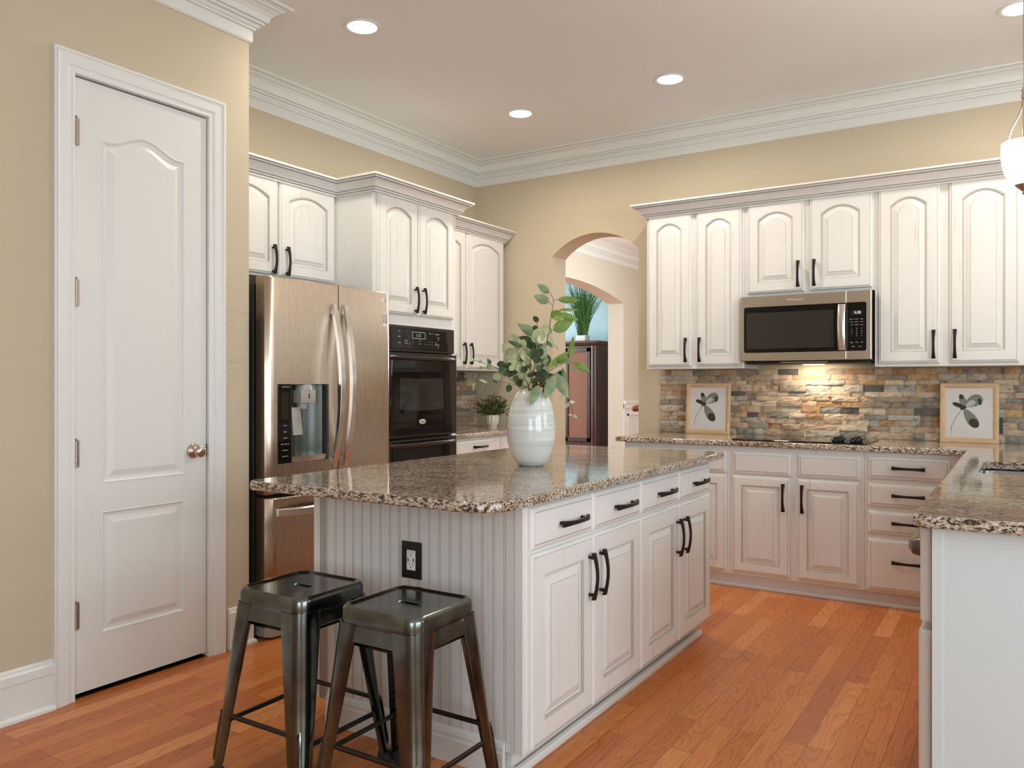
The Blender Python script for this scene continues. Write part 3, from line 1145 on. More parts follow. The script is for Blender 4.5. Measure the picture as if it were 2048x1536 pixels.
def bow_handle(x, z0, z1, parent, flip):
    mb = MB()
    N = 24
    loops = []
    for i in range(N + 1):
        t = -1 + 2 * i / N
        z = (z0 + z1) / 2 + t * (z1 - z0) / 2
        y = fy(x) - 0.008 - 0.062 * (1 - abs(t) ** 2.0)
        hw = 0.0165
        th = 0.010
        if abs(t) > 0.97: hw = 0.010
        loops.append([(x - hw, y + th, z), (x + hw, y + th, z), (x + hw, y - th * .82, z), (x + hw * .88, y - th, z), (x - hw * .88, y - th, z), (x - hw, y - th * .82, z)])
    mb.stack(loops)
    for z in (z0 + 0.03, z1 - 0.03):
        mb.box(x - 0.010, x + 0.010, fy(x) - 0.022, fy(x) + 0.002, z - 0.02, z + 0.02)
    return mb.build('handle', STEELH, parent, smooth=True, angle=22)


bow_handle(0.420, 0.81, 1.665, dl, 1)
bow_handle(0.502, 0.81, 1.668, dr, -1)
mb = MB()
N = 20
loops = []
for i in range(N + 1):
    t = -1 + 2 * i / N
    x = FW / 2 + t * 0.40
    y = fy(x) - 0.010 - 0.052 * (1 - t ** 4)
    loops.append([(x, y + .010, 0.598), (x, y + .010, 0.636), (x, y - .006, 0.636), (x, y - .011, 0.630), (x, y - .011, 0.604), (x, y - .006, 0.598)])
mb.stack(loops)
mb.build('handle', STEELH, dz, smooth=True, angle=35)
# dispenser: niche, control strip, spout, paddle, tray
h0, h1, q0, q1 = HOLE
yf = fy(0.2)
mb = MB()
n = mb.loop([(h0, fy(h0), q0), (h1, fy(h1), q0), (h1, fy(h1), q1), (h0, fy(h0), q1)])
# shallow curved recess
prev = None
for i in range(13):
    a = i / 12
    x = h0 + 0.088 + (h1 - 0.012 - h0 - 0.088) * a
    y = yf + 0.004 + 0.085 * (math.sin(math.pi * (0.04 + 0.92 * a))) ** 0.55
    cur = [mb.v(x, y, q0), mb.v(x, y, q1)]
    if prev: mb.face([prev[0], cur[0], cur[1], prev[1]])
    prev = cur
mb.box(h1 - 0.012, h1, yf - 0.004, yf + 0.06, q0, q1)
mb.box(h0 + 0.08, h1, yf + 0.0, yf + 0.095, q1 - 0.004, q1); mb.box(h0 + 0.08, h1, yf + 0.0, yf + 0.095, q0, q0 + 0.004)
mb.box(h0, h0 + 0.088, yf + 0.004, yf + 0.05, q0, q1)
ni = mb.build('dispenser', NICHE, dl, smooth=True, angle=30)
mb = MB(); mb.box(h0 + 0.001, h0 + 0.084, fy(h0 + .04) - 0.004, yf + 0.02, q0 + 0.001, q1 - 0.001, 0.002)
cp = mb.build('control_panel', BGLASS, ni)
yy = fy(h0 + .04) - 0.0045
for k, (wd, z) in enumerate(((.030, 1.041), (.024, 1.010), (.036, .980), (.038, .949), (.040, .919), (.042, .889))):
    text_mesh('panel_text', ['ice on', 'light', 'ice type', 'filter hold 3 sec', 'lock 3 sec', 'alarm 3 sec'][k], 0.0085, PRINT, cp, (h0 + 0.044, yy, z), FRONT)
text_mesh('panel_text', 'water filtered', 0.009, PRINT, cp, (h0 + 0.046, yy, 1.232), FRONT)
mb = MB(); mb.box(h0 + .018, h0 + .064, yy - .0003, yy + .001, 1.07, 1.205)
mb.build('display', simple('display_brown', (0.018, 0.010, 0.005), 0.15), cp)
mb = MB()
mb.box(h0 + 0.135, h0 + 0.235, yf - 0.012, yf + 0.05, 1.150, 1.215, 0.004)
mb.lathe([(0.045, 0), (0.040, 0.028), (0.022, 0.033)], 20, (h0 + 0.19, yf + 0.03, 1.215))
mb.lathe([(0.026, -0.03), (0.03, 0)], 16, (h0 + 0.185, yf + 0.035, 1.150))
mb.build('spout', GREYP, ni, smooth=True, angle=40)
mb = MB()
dx, dzz = h0 + 0.19, 1.180
mb.stack([[(dx + 0.006 * math.cos(a) * (1 if math.sin(a) < 0 else 0.55), yf - 0.0125 - t, dzz + (0.008 if math.sin(a) < 0 else 0.022) * math.sin(a)) for a in [2 * math.pi * i / 14 for i in range(14)]] for t in (0, 0.001)])
mb.build('water_symbol', INK, ni)
mb = MB()
mb.stack([[(h0 + 0.092, yf + 0.010, 1.128), (h0 + 0.165, yf + 0.028, 1.128), (h0 + 0.165, yf + 0.036, 1.128), (h0 + 0.092, yf + 0.018, 1.128)],
          [(h0 + 0.097, yf + 0.000, 0.99), (h0 + 0.172, yf + 0.014, 0.99), (h0 + 0.172, yf + 0.022, 0.99), (h0 + 0.097, yf + 0.008, 0.99)]])
mb.build('paddle', GREYP, ni)
mb = MB()
for (cx, cz, r) in ((0.134, 1.058, 0.010), (0.144, 1.046, 0.007), (0.142, 1.074, 0.004)):
    pts = [(h0 + cx + r * math.cos(a), yf + 0.0135 + 0.22 * (cx - .13) + (1.06 - cz) * -0.075, cz + r * math.sin(a)) for a in [2 * math.pi * i / 16 for i in range(17)]]
    mb.tube(pts, 0.0007, 4)
mb.build('ice_symbol', INK, ni)
mb = MB()
mb.stack([[(h0 + 0.088 + (h1 - h0 - 0.10) * i / 10, yf + 0.002 - 0.010 * math.sin(math.pi * i / 10) + yo, z) for i in range(11)] + [(h1 - 0.012, yf + 0.09, z), (h0 + 0.088, yf + 0.09, z)] for z, yo in ((q0 + 0.002, 0), (q0 + 0.030, -0.004))])
mb.build('drip_tray', STEELH, ni)
# badges on the right door
xl = 0.845
mb = MB()
mb.lathe([(0.0115, 0), (0.0115, 0.0010)], 24, (xl - 0.022, fy(xl - .022), 1.722), axis='y')
mb.build('logo_disc', CHROMEL, dr)
text_mesh('logo_text', 'LG', 0.026, CHROMEL, dr, (xl + 0.010, fy(xl) - 0.0005, 1.722), FRONT)
mb = MB(); mb.box(xl - 0.025, xl + 0.024, fy(xl) - 0.0012, fy(xl) + 0.004, 1.575, 1.652)
stk = mb.build('sticker', simple('sticker_cream', (0.80, 0.74, 0.64), 0.6), dr)
text_mesh('sticker_text', '10', 0.038, INK, stk, (xl, fy(xl) - 0.0016, 1.604), FRONT)
for z in (1.643, 1.634, 1.626):
    text_mesh('sticker_text', 'year warranty' if z < 1.64 else 'linear compressor', 0.0065, INK, stk, (xl, fy(xl) - 0.0016, z), FRONT)
mb = MB()
mb.prism([(0.01, 0.03), (0.03, -0.002), (0.10, -0.012), (FW - 0.10, -0.012), (FW - 0.03, -0.002), (FW - 0.01, 0.03), (FW - 0.01, 0.10), (0.01, 0.10)], 0.012, 0.058)
mb.build('base_grille', GREYP, fr)
mb = MB(); mb.box(0.02, FW - 0.02, 0.10, 0.20, 0.0, 0.05); mb.box(0.02, FW - 0.02, 0.5, 0.6, 0.0, 0.05)
mb.build('foot_roller', BLACK, fr)

# ------------------------------------------------------------------ cabinets on the left wall
# above the refrigerator
cabinet('wall_cabinet', 'white two-door cabinet above the refrigerator, beside the pantry wall', 'cabinet', (-3.57, 2.592, 0), RL, 0.981, 0.298, 1.845, 2.40, [
    dict(t='door', x=0.095, z=1.860, w=0.437, h=0.545, rise=0.045, kind='seg', pull=(0.487, 1.945, False)),
    dict(t='door', x=0.540, z=1.860, w=0.435, h=0.545, rise=0.045, kind='seg', pull=(0.585, 1.945, False))])
# tall oven cabinet: hollow around the oven
oc = empty('oven_cabinet', 'tall white cabinet that houses the black wall ovens', 'cabinet', (-3.26, 3.577, 0), RL)
OW = 0.830
mb = MB()
mb.box(0, 0.019, 0, 0.60, 0.09, 2.40); mb.box(OW - 0.019, OW, 0, 0.60, 0.09, 2.40)
mb.box(0.019, OW - 0.019, 0, 0.60, 1.612, 2.40)
mb.box(0.019, OW - 0.019, 0, 0.60, 0.09, 0.30)
mb.box(0.019, OW - 0.019, 0.585, 0.60, 0.30, 1.612)
mb.box(0.019, 0.042, 0, 0.02, 0.30, 1.612); mb.box(OW - 0.042, OW - 0.019, 0, 0.02, 0.30, 1.612)
mb.box(0.0, OW, 0.07, 0.60, 0.0, 0.09)
mb.build('body', PAINT, oc)
for x, w, px in ((0.034, 0.373, 0.372), (0.415, 0.373, 0.452)):
    o = raised_door(w, 0.722, 0.045, 'seg', 0.066).build('door', [PAINT, GLAZE], oc)
    o.location = (x, 0, 1.678)
    add_pull(o, px - x, 1.775 - 1.678)
o = slab_front(0.76, 0.19).build('drawer', [PAINT, GLAZE], oc); o.location = (0.035, 0, 0.10)
add_pull(o, 0.38, 0.10, True)
# corner wall cabinet
cabinet('wall_cabinet', 'white two-door wall cabinet in the back left corner above the potted plant', 'cabinet', (-3.57, 4.412, 0), RL, 1.060, 0.298, 1.350, 2.40, [
    dict(t='door', x=0.012, z=1.365, w=0.512, h=1.040, rise=0.050, kind='seg', pull=(0.483, 1.475, False)),
    dict(t='door', x=0.534, z=1.365, w=0.514, h=1.040, rise=0.050, kind='seg', pull=(0.570, 1.475, False))])
# corner base cabinet
cabinet('base_cabinet', 'white base cabinet under the granite top in the back left corner', 'cabinet', (-3.30, 4.412, 0), RL, 1.095, 0.565, 0.085, 0.866, [
    dict(t='drawer', x=0.030, z=0.702, w=0.560, h=0.145, pull=(0.305, 0.800, True)),
    dict(t='drawer', x=0.600, z=0.702, w=0.480, h=0.145),
    dict(t='door', x=0.030, z=0.098, w=0.560, h=0.592, pull=(0.54, 0.60, False)),
    dict(t='door', x=0.600, z=0.098, w=0.480, h=0.592)], toe=0.06)
CCR = [(0, 2.388), (.005, 2.388), (.007, 2.398), (.002, 2.3985), (.002, 2.4015), (.014, 2.402), (.017, 2.410), (.011, 2.4105), (.011, 2.4135), (.024, 2.414), (.026, 2.420), (.030, 2.428), (.040, 2.441),
       (.052, 2.449), (.060, 2.451), (.052, 2.4515), (.052, 2.4555), (.068, 2.456), (.072, 2.463), (.064, 2.4635), (.064, 2.467), (.080, 2.4675), (.080, 2.479), (0, 2.479)]
CCB = [(o + 0.0012, z) for o, z in CCR]
mb = MB(); mb.sweep([(-3.549, 2.592), (-3.549, 3.575), (-3.239, 3.575), (-3.239, 4.4095), (-3.549, 4.4095), (-3.549, 5.475), (XF + 0.001, 5.475)], [(0.0, 2.402)] + CCB[1:-1] + [(0.0, 2.479)], lines=True)
tag(mb.build('cabinet_crown', [PAINT, GLAZE]), 'white stepped crown moulding along the tops of the left wall cabinets', 'moulding')

# ------------------------------------------------------------------ double wall oven (local on the oven cabinet front)
ov = empty('wall_oven', 'black built-in double wall oven with glass doors beside the refrigerator', 'oven', (-3.26, 3.62, 0), RL)
VW = 0.744
mb = MB(); mb.box(0.004, VW - 0.004, 0.03, 0.56, 0.31, 1.60)
mb.build('body', BLACK, ov)
mb = MB()
mb.box(0, VW, -0.020, 0.0 - 0.001, 1.448, 1.609, 0.003)
pn = mb.build('control_panel', OVENF, ov)
mb = MB()
mb.stack([[(0.045, -0.0205, 1.462), (0.668, -0.0205, 1.462), (0.652, -0.0205, 1.594), (0.062, -0.0205, 1.594)],
          [(0.048, -0.028, 1.465), (0.664, -0.028, 1.465), (0.648, -0.024, 1.591), (0.066, -0.024, 1.591)]])
mb.build('control_glass', BGLASS, pn)
for k in range(26):
    xx = [0.17, 0.17, 0.17, 0.235, 0.235, 0.27, 0.30, 0.30, 0.37, 0.37, 0.42, 0.445, 0.47, 0.47, 0.495, 0.495, 0.47, 0.495, 0.535, 0.56, 0.535, 0.56, 0.535, 0.56, 0.56, 0.56][k]
    zz = [1.572, 1.538, 1.50, 1.500, 1.515, 1.500, 1.500, 1.515, 1.500, 1.518, 1.498, 1.498, 1.500, 1.517, 1.500, 1.517, 1.570, 1.570, 1.568, 1.568, 1.513, 1.532, 1.50, 1.50, 1.485, 1.546][k]
    text_mesh('panel_text', ['BAKE', 'BROIL', 'CLEAN', 'LOWER', 'START', '1 2', '3', '4', 'OFF', 'UP', '5', '6', '7', '8', '9', '0', 'TIME', 'SET', 'TEMP', 'LIGHT', 'AM', 'PM', 'HOLD', 'LOCK', 'OK', 'COOK'][k],
              0.0085, PRINT, pn, (xx, -0.0275, zz), FRONT)
mb = MB()
for a in ((0.295, 0.425, 1.572, 1.5745), (0.295, 0.425, 1.532, 1.5345), (0.295, 0.2975, 1.532, 1.5745), (0.4225, 0.425, 1.532, 1.5745)):
    mb.box(a[0], a[1], -0.0275, -0.026, a[2], a[3])
mb.build('display_frame', PRINT, pn)
text_mesh('clock', '1:12', 0.026, DISPG, pn, (0.355, -0.0275, 1.553), FRONT)


def oven_door(z0, z1, win):
    mb = MB(); mb.box(0.002, VW - 0.002, -0.042, -0.002, z0, z1, 0.004)
    d = mb.build('door', OVENF, ov)
    mb = MB()
    mb.stack([[(0.055, -0.0425, z0 + .012), (0.690, -0.0425, z0 + .012), (0.655, -0.0425, z1 - .01), (0.085, -0.0425, z1 - .01)],
              [(0.058, -0.046, z0 + .015), (0.686, -0.046, z0 + .015), (0.651, -0.046, z1 - .013), (0.089, -0.046, z1 - .013)]])
    mb.build('glass', BGLASS, d)
    if win:
        mb = MB()
        a, b = win
        lp = []
        for t in (0, 1):
            x0, x1 = 0.150 - 0.0, 0.592
            pts = [(x0, a + 0.0), ] + [(x0 + (x1 - x0) * i / 10, a + 0.010 * (1 - (2 * i / 10 - 1) ** 2) * -1) for i in range(1, 10)] + [(x1, a), (x1 - 0.004, b)] + [(x1 - (x1 - x0) * i / 10, b + 0.006 * (1 - (2 * i / 10 - 1) ** 2) * -1) for i in range(1, 10)] + [(x0 + 0.004, b)]
            lp.append([(x, -0.0462 - 0.0006 * t, z) for x, z in pts])
        mb.stack(lp)
        mb.build('window', OVENW, d)
    mb = MB()
    zc = z1 - 0.030
    loops = []
    for i in range(17):
        t = -1 + i / 8
        x = VW / 2 + t * 0.335
        y = -0.052 - 0.036 * (1 - t ** 4)
        loops.append([(x, y + 0.012 * math.cos(a), zc + 0.013 * math.sin(a)) for a in [2 * math.pi * k / 10 for k in range(10)]])
    mb.stack(loops)
    for x in (0.05, VW - 0.05):
        mb.box(x - 0.018, x + 0.018, -0.064, -0.040, zc - 0.012, zc + 0.012, 0.003)
    mb.build('handle', OVENF, d, smooth=True, angle=40)
    return d


d1 = oven_door(0.915, 1.438, (1.087, 1.285))
mb = MB()
mb.stack([[(VW / 2 + 0.034 * math.cos(a) * s, -0.0465 - t, 1.008 + 0.0165 * math.sin(a) * s) for a in [2 * math.pi * k / 24 for k in range(24)]] for t, s in ((0, 1), (0.002, 0.96), (0.0025, 0.85))])
bd = mb.build('badge', CHROMEL, d1, smooth=True, angle=40)
text_mesh('badge_text', 'Whirlpool', 0.0115, INK, bd, (VW / 2, -0.0493, 1.008), FRONT)
oven_door(0.335, 0.900, None)

# ------------------------------------------------------------------ wall cabinets on the back wall (local: front at Y)
YU = 5.21
UD = YB - YU - 0.002


def upper(label, x0, x1, z0, doors):
    fr_ = []
    for (a, b, hi) in doors:
        px = (b - 0.030) if hi == 'r' else (a + 0.030)
        fr_.append(dict(t='door', x=a - x0, z=z0 + 0.018, w=b - a, h=2.405 - z0 - 0.018, rise=0.045, kind='seg', pull=(px - x0, z0 + 0.125, False)))
    return cabinet('wall_cabinet', label, 'cabinet', (x0, YU, 0), 0, x1 - x0, UD, z0, 2.40, fr_)


upper('narrow two-door white wall cabinet left of the microwave, beside the archway', -2.205, -1.5265, 1.349, [(-2.193, -1.882, 'r'), (-1.846, -1.543, 'l')])
upper('short two-door white wall cabinet directly above the microwave', -1.5255, -0.7475, 1.808, [(-1.503, -1.152, 'r'), (-1.116, -0.760, 'l')])
upper('tall two-door white wall cabinet right of the microwave', -0.7465, 0.055, 1.349, [(-0.726, -0.402, 'r'), (-0.355, -0.017, 'l')])
mb = MB(); mb.sweep([(-2.2055, YB - 0.001), (-2.2055, 5.1895), (0.0555, 5.1895), (0.0555, YB - 0.001)], [(0.0, 2.402)] + CCB[1:-1] + [(0.0, 2.479)], lines=True)
tag(mb.build('cabinet_crown', [PAINT, GLAZE]), 'white stepped crown moulding along the tops of the cabinets over the cooktop wall', 'moulding')

# ------------------------------------------------------------------ microwave
mw = empty('microwave', 'stainless over-the-range microwave with black glass door above the cooktop', 'microwave', (-1.522, 5.12, 0), 0)
MWW = 0.770
mb = MB(); mb.box(0.004, MWW - 0.004, 0.03, 0.385, 1.388, 1.802)
mb.build('body', BLACK, mw)
mb = MB(); mb.box(0, 0.633, -0.004, 0.029, 1.392, 1.802, 0.004)
md = mb.build('door', STEELX, mw)
mb = MB(); mb.box(0.635, MWW, -0.004, 0.029, 1.392, 1.802, 0.004)
mc = mb.build('control_panel', STEELX, mw)


def rrect(x0, x1, z0, z1, r, seg=5):
    return round_poly([(x0, z0), (x1, z0), (x1, z1), (x0, z1)], r if isinstance(r, (list, tuple)) else [r] * 4, seg)


mb = MB(); mb.prism(rrect(0.021, 0.632, 1.443, 1.732, [0.014, 0, 0, 0.014]), -0.0065, -0.003, 'y')
mb.build('glass', BGLASS, md)
mb = MB(); mb.prism(rrect(0.036, 0.560, 1.468, 1.694, 0.004), -0.0072, -0.0064, 'y')
mb.build('window', OVENW, md)
mb = MB()
loops = []
for i in range(17):
    t = -1 + i / 8
    z = 1.585 + t * 0.137
    y = -0.028 - 0.020 * (1 - t * t)
    loops.append([(0.590, y + .006, z), (0.632, y + .006, z), (0.632, y - .004, z), (0.626, y - .007, z), (0.596, y - .007, z), (0.590, y - .004, z)])
mb.stack(loops)
for z in (1.47, 1.70):
    mb.box(0.600, 0.622, -0.028, -0.005, z - 0.01, z + 0.01)
mb.build('handle', STEELH, md, smooth=True, angle=35)
mb = MB(); mb.prism(rrect(0.636, 0.744, 1.443, 1.732, [0, 0.014, 0.014, 0]), -0.0065, -0.003, 'y')
mg = mb.build('control_glass', BGLASS, mc)
mb = MB(); mb.box(0.660, 0.720, -0.0070, -0.006, 1.656, 1.684)
mb.build('display', simple('display_dark', (0.02, 0.025, 0.03), 0.1), mg)
text_mesh('clock', '1:13', 0.021, DISP, mg, (0.694, -0.0076, 1.670), FRONT)
for r in range(3):
    for c in range(3):
        text_mesh('panel_text', [['popcorn', 'potato', 'pizza'], ['reheat', 'soften', 'melt'], ['cook', 'defrost', 'timer']][r][c], 0.0075, PRINT, mg, (0.662 + c * 0.028, -0.0070, 1.632 - r * 0.017), FRONT)
for r in range(4):
    for c in range(3):
        s = ['123', '456', '789', '-0+'][r][c]
        text_mesh('panel_text', s, 0.010, PRINT, mg, (0.662 + c * 0.028, -0.0070, 1.576 - r * 0.0145), FRONT)
for c, s in enumerate(('light', 'vent', 'off')):
    text_mesh('panel_text', s, 0.009, PRINT, mg, (0.662 + c * 0.028, -0.0070, 1.494), FRONT)
for c, s in ((0.3, 'stop'), (1.7, 'start')):
    text_mesh('panel_text', s, 0.009, PRINT, mg, (0.662 + c * 0.028, -0.0070, 1.470), FRONT)
text_mesh('logo_text', 'Whirlpool', 0.024, CHROMEL, md, (0.337, -0.0045, 1.768), FRONT)
mb = MB(); mb.box(0.02, MWW - 0.02, 0.05, 0.37, 1.372, 1.389, 0.004)
mb.build('vent_grille', BLACK, mw)
mb = MB(); mb.box(0.24, 0.52, 0.035, 0.05, 1.378, 1.384); 
mb.build('grille_lip', STEELX, mw)
mb = MB(); mb.box(0.33, 0.45, 0.24, 0.30, 1.3685, 1.3722)
hl = mb.build('hood_lamp', HOODON, mw)
area('hood_lamp_light', (0.39, 0.25, 1.366), (0.39, 0.33, 0.9), 0.16, 0.06, 2.6, (1.0, 0.82, 0.58), parent=mw)

# ------------------------------------------------------------------ base cabinets on the back wall
YBF = 4.89
ZT, ZU = 0.900, 0.868     # granite top / underside on the back run
BD = YB - YBF - 0.03
base = lambda label, x0, x1, fr_: cabinet('base_cabinet', label, 'cabinet', (x0, YBF, 0), 0, x1 - x0, BD, 0.082, ZU - 0.001, [dict(f, x=f['x'] - x0, pull=((f['pull'][0] - x0,) + f['pull'][1:]) if f.get('pull') else None) for f in fr_], toe=0.045)
base('white base cabinet at the archway end of the cooktop counter', -2.225, -1.5205, [
    dict(t='drawer', x=-2.187, z=0.701, w=0.647, h=0.132, pull=(-1.863, 0.77, True)),
    dict(t='door', x=-2.187, z=0.098, w=0.320, h=0.592, pull=(-1.90, 0.57, False)),
    dict(t='door', x=-1.862, z=0.098, w=0.322, h=0.592, pull=(-1.83, 0.57, False))])
base('white base cabinet with two blank fronts and two doors below the cooktop', -1.5195, -0.7555, [
    dict(t='false', x=-1.499, z=0.701, w=0.344, h=0.132),
    dict(t='false', x=-1.116, z=0.701, w=0.341, h=0.132),
    dict(t='door', x=-1.503, z=0.100, w=0.342, h=0.590, pull=(-1.194, 0.574, False)),
    dict(t='door', x=-1.120, z=0.100, w=0.342, h=0.590, pull=(-1.086, 0.574, False))])
base('white base cabinet with a bank of four drawers in the right corner', -0.7545, -0.232, [
    dict(t='drawer', x=-0.735, z=0.717, w=0.410, h=0.123, pull=(-0.528, 0.782, True)),
    dict(t='drawer', x=-0.735, z=0.564, w=0.410, h=0.128, pull=(-0.528, 0.630, True)),
    dict(t='drawer', x=-0.735, z=0.411, w=0.410, h=0.128, pull=(-0.528, 0.478, True)),
    dict(t='drawer', x=-0.735, z=0.096, w=0.410, h=0.289, pull=(-0.528, 0.262, True))])
mb = MB(); mb.sweep([(-2.225, YB - 0.03), (-2.225, YBF + 0.045), (-0.232, YBF + 0.045)], [(0.0005, 0), (0.019, 0), (0.019, 0.012), (0.012, 0.019), (0.0005, 0.019)])
o = mb.build('shoe_moulding', PAINT)
tag(o, 'thin white shoe moulding at the floor under the cooktop cabinets', 'moulding')

# ------------------------------------------------------------------ peninsula: sink base, dishwasher, end panel
XPN = -0.205
sb = empty('sink_cabinet', 'pale painted sink base with the plain end panel facing the room', 'cabinet', (XPN, 2.414, 0), 0)
PWD = 0.63
mb = MB()
mb.box(0.0, PWD, 0.0, 0.019, 0.0, ZU - 0.001, 0.001)          # end panel facing the viewer
mb.box(0.0, 0.024, -0.003, 0.0, 0.0, ZU - 0.002)             # edge strip of the end panel
mb.box(PWD - 0.019, PWD, 0.019, 3.06, 0.0, ZU - 0.001)       # back
mb.box(0.0, PWD - 0.019, 0.655, 0.674, 0.08, ZU - 0.001)     # partition beside the dishwasher
mb.box(0.0, PWD - 0.019, 0.674, 2.45, 0.08, 0.10)
mb.box(0.0, 0.019, 0.674, 2.45, 0.10, ZU - 0.001)
mb.box(0.075, 0.095, 0.674, 2.45, 0.0, 0.08)
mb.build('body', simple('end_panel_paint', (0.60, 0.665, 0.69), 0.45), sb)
for (y0, w) in ((0.70, 0.42), (1.13, 0.42), (1.58, 0.40), (2.0, 0.40)):
    o = raised_door(w, 0.74).build('door', [PAINT, GLAZE], sb)
    o.location = (0.0, y0 + w, 0.10); o.rotation_euler = (0, 0, RR)
    add_pull(o, 0.04, 0.62)
dwr = empty('dishwasher', 'pale grey dishwasher with a dark curved handle under the sink counter', 'dishwasher', (XPN, 3.066, 0), RR)
mb = MB(); mb.box(0.006, 0.62, 0.004, 0.55, 0.10, ZU - 0.006)
mb.build('body', BLACK, dwr)
DWG = simple('appliance_grey', (0.62, 0.61, 0.58), 0.35)
mb = MB(); mb.box(0.006, 0.622, -0.032, 0.0, 0.600, ZU - 0.012, 0.006)
dcp = mb.build('control_panel', DWG, dwr)
mb = MB(); mb.box(0.006, 0.622, -0.036, 0.0, 0.085, 0.578, 0.008)
mb.build('door', DWG, dwr)
mb = MB()
mb.stack([[(x, -0.033 - 0.0, z) for x, z in rrect(0.10, 0.53, 0.752, 0.808, 0.026)], [(x, -0.062, z) for x, z in rrect(0.11, 0.52, 0.758, 0.802, 0.021)], [(x, -0.074, z) for x, z in rrect(0.14, 0.49, 0.768, 0.792, 0.011)]])
mb.build('handle', simple('dark_nickel', (0.16, 0.13, 0.11), 0.3, 0.8), dcp, smooth=True, angle=40)
mb = MB(); mb.box(0.006, 0.622, 0.06, 0.075, 0.0, 0.084)
mb.build('kick_plate', BLACK, dwr)

# ------------------------------------------------------------------ granite
SX0, SX1, SY0, SY1 = -0.150, 0.300, 3.60, 4.175
hole = round_poly([(SX0, SY0), (SX1, SY0), (SX1, SY1), (SX0, SY1)], [0.05] * 4, 6)
mb = MB()
L = round_poly([(-2.280, 4.852), (-0.252, 4.852), (-0.252, 2.362), (0.52, 2.362), (0.52, 5.484), (-2.280, 5.484)], [0.012, 0.006, 0.045, 0.01, 0, 0], 6)
slab(mb, L, ZU, ZT, hole)
tag(mb.build('countertop', GRAN, smooth=True, angle=30, flatz=True), 'mottled granite countertop running under the microwave and around to the sink', 'countertop')
mb = MB()
slab(mb, round_poly([(-3.268, 4.4125), (-3.268, 5.500), (XF + 0.03, 5.500), (XF + 0.03, 4.4125)], [0, 0, 0, 0]), ZU, ZT)
tag(mb.build('countertop', GRAN, smooth=True, angle=30, flatz=True), 'small granite countertop in the back left corner under the potted plant', 'countertop')
# sink bowl
mb = MB()
bl = lambda d, z: [(x, y, z) for x, y in inset_poly(hole, d)]
bo = [(-0.012, ZU - 0.001), (-0.004, ZU - 0.003), (0.0, ZU - 0.01), (0.004, 0.70), (0.018, 0.682), (0.06, 0.676)]
mb.stack([bl(d, z) for d, z in bo], cap0=False)
o = mb.build('sink', SINKM, smooth=True, angle=50)
tag(o, 'stainless steel undermount sink bowl set in the right granite counter', 'sink')
# cooktop
ct = empty('cooktop', 'black glass electric cooktop set in the granite below the microwave', 'cooktop', (-1.52, 4.905, ZT), 0)
mb = MB()
pts = round_poly([(0, 0), (0.775, 0), (0.775, 0.47), (0, 0.47)], [0.02] * 4, 5)
mb.stack([[(x, y, 0.0005) for x, y in pts], [(x, y, 0.006) for x, y in pts], [(x, y, 0.008) for x, y in inset_poly(pts, 0.003)]])
mb.build('glass', BGLASS, ct)
for kx, ky in ((0.602, 0.062), (0.700, 0.070), (0.602, 0.16), (0.700, 0.17)):
    mb = MB()
    mb.lathe([(0.024, 0.0), (0.027, 0.008), (0.022, 0.013), (0.013, 0.016), (0.013, 0.030), (0.008, 0.033)], 20, (kx, ky, 0.008))
    for a in range(5):
        t = 2 * math.pi * a / 5 + kx * 9
        mb.tube([(kx + 0.010 * math.cos(t), ky + 0.010 * math.sin(t), 0.018), (kx + 0.027 * math.cos(t), ky + 0.027 * math.sin(t), 0.020), (kx + 0.031 * math.cos(t), ky + 0.031 * math.sin(t), 0.024)], 0.006, 6, [0.007, 0.006, 0.004])
        mb.tube([(kx + 0.008 * math.cos(t + .6), ky + 0.008 * math.sin(t + .6), 0.028), (kx + 0.017 * math.cos(t + .6), ky + 0.017 * math.sin(t + .6), 0.036)], 0.005, 6)
    mb.build('knob', BLACK, ct, smooth=True, angle=50)

# ------------------------------------------------------------------ stacked stone backsplashes


def ledger(mb, u0, u1, z0, z1, depth_to, mapf, rng):
    z = z0
    while z < z1 - 0.004:
        rh = rng.choice((0.033, 0.037, 0.040, 0.044, 0.030))
        if z1 - z - rh < 0.018: rh = z1 - z
        u = u0
        while u < u1 - 0.001:
            w = rng.uniform(0.05, 0.185)
            if u1 - u - w < 0.045: w = u1 - u
            d = rng.uniform(0.007, 0.024)
            nx = max(2, int(w / 0.022)); nz = 3
            g = {}
            for i in range(nx + 1):
                for j in range(nz + 1):
                    e = (0.0035 if i in (0, nx) else 0) + (0.002 if j in (0, nz) else 0)
                    g[i, j] = mb.v(*mapf(u + 0.0005 + (w - 0.001) * i / nx, z + 0.0006 + (rh - 0.0012) * j / nz, d - e + rng.uniform(-0.0028, 0.0028)))
            bk = {}
            for i, j in ((0, 0), (nx, 0), (nx, nz), (0, nz)):
                bk[i, j] = mb.v(*mapf(u + 0.0005 + (w - 0.001) * i / nx, z + 0.0006 + (rh - 0.0012) * j / nz, 0.0))
            for i in range(nx):
                for j in range(nz):
                    mb.face([g[i, j], g[i + 1, j], g[i + 1, j + 1], g[i, j + 1]])
            mb.face([g[i, 0] for i in range(nx + 1)] + [bk[nx, 0], bk[0, 0]])
            mb.face([g[i, nz] for i in range(nx + 1)] + [bk[nx, nz], bk[0, nz]])
            mb.face([g[0, j] for j in range(nz + 1)] + [bk[0, nz], bk[0, 0]])
            mb.face([g[nx, j] for j in range(nz + 1)] + [bk[nx, nz], bk[nx, 0]])
            u += w
        z += rh


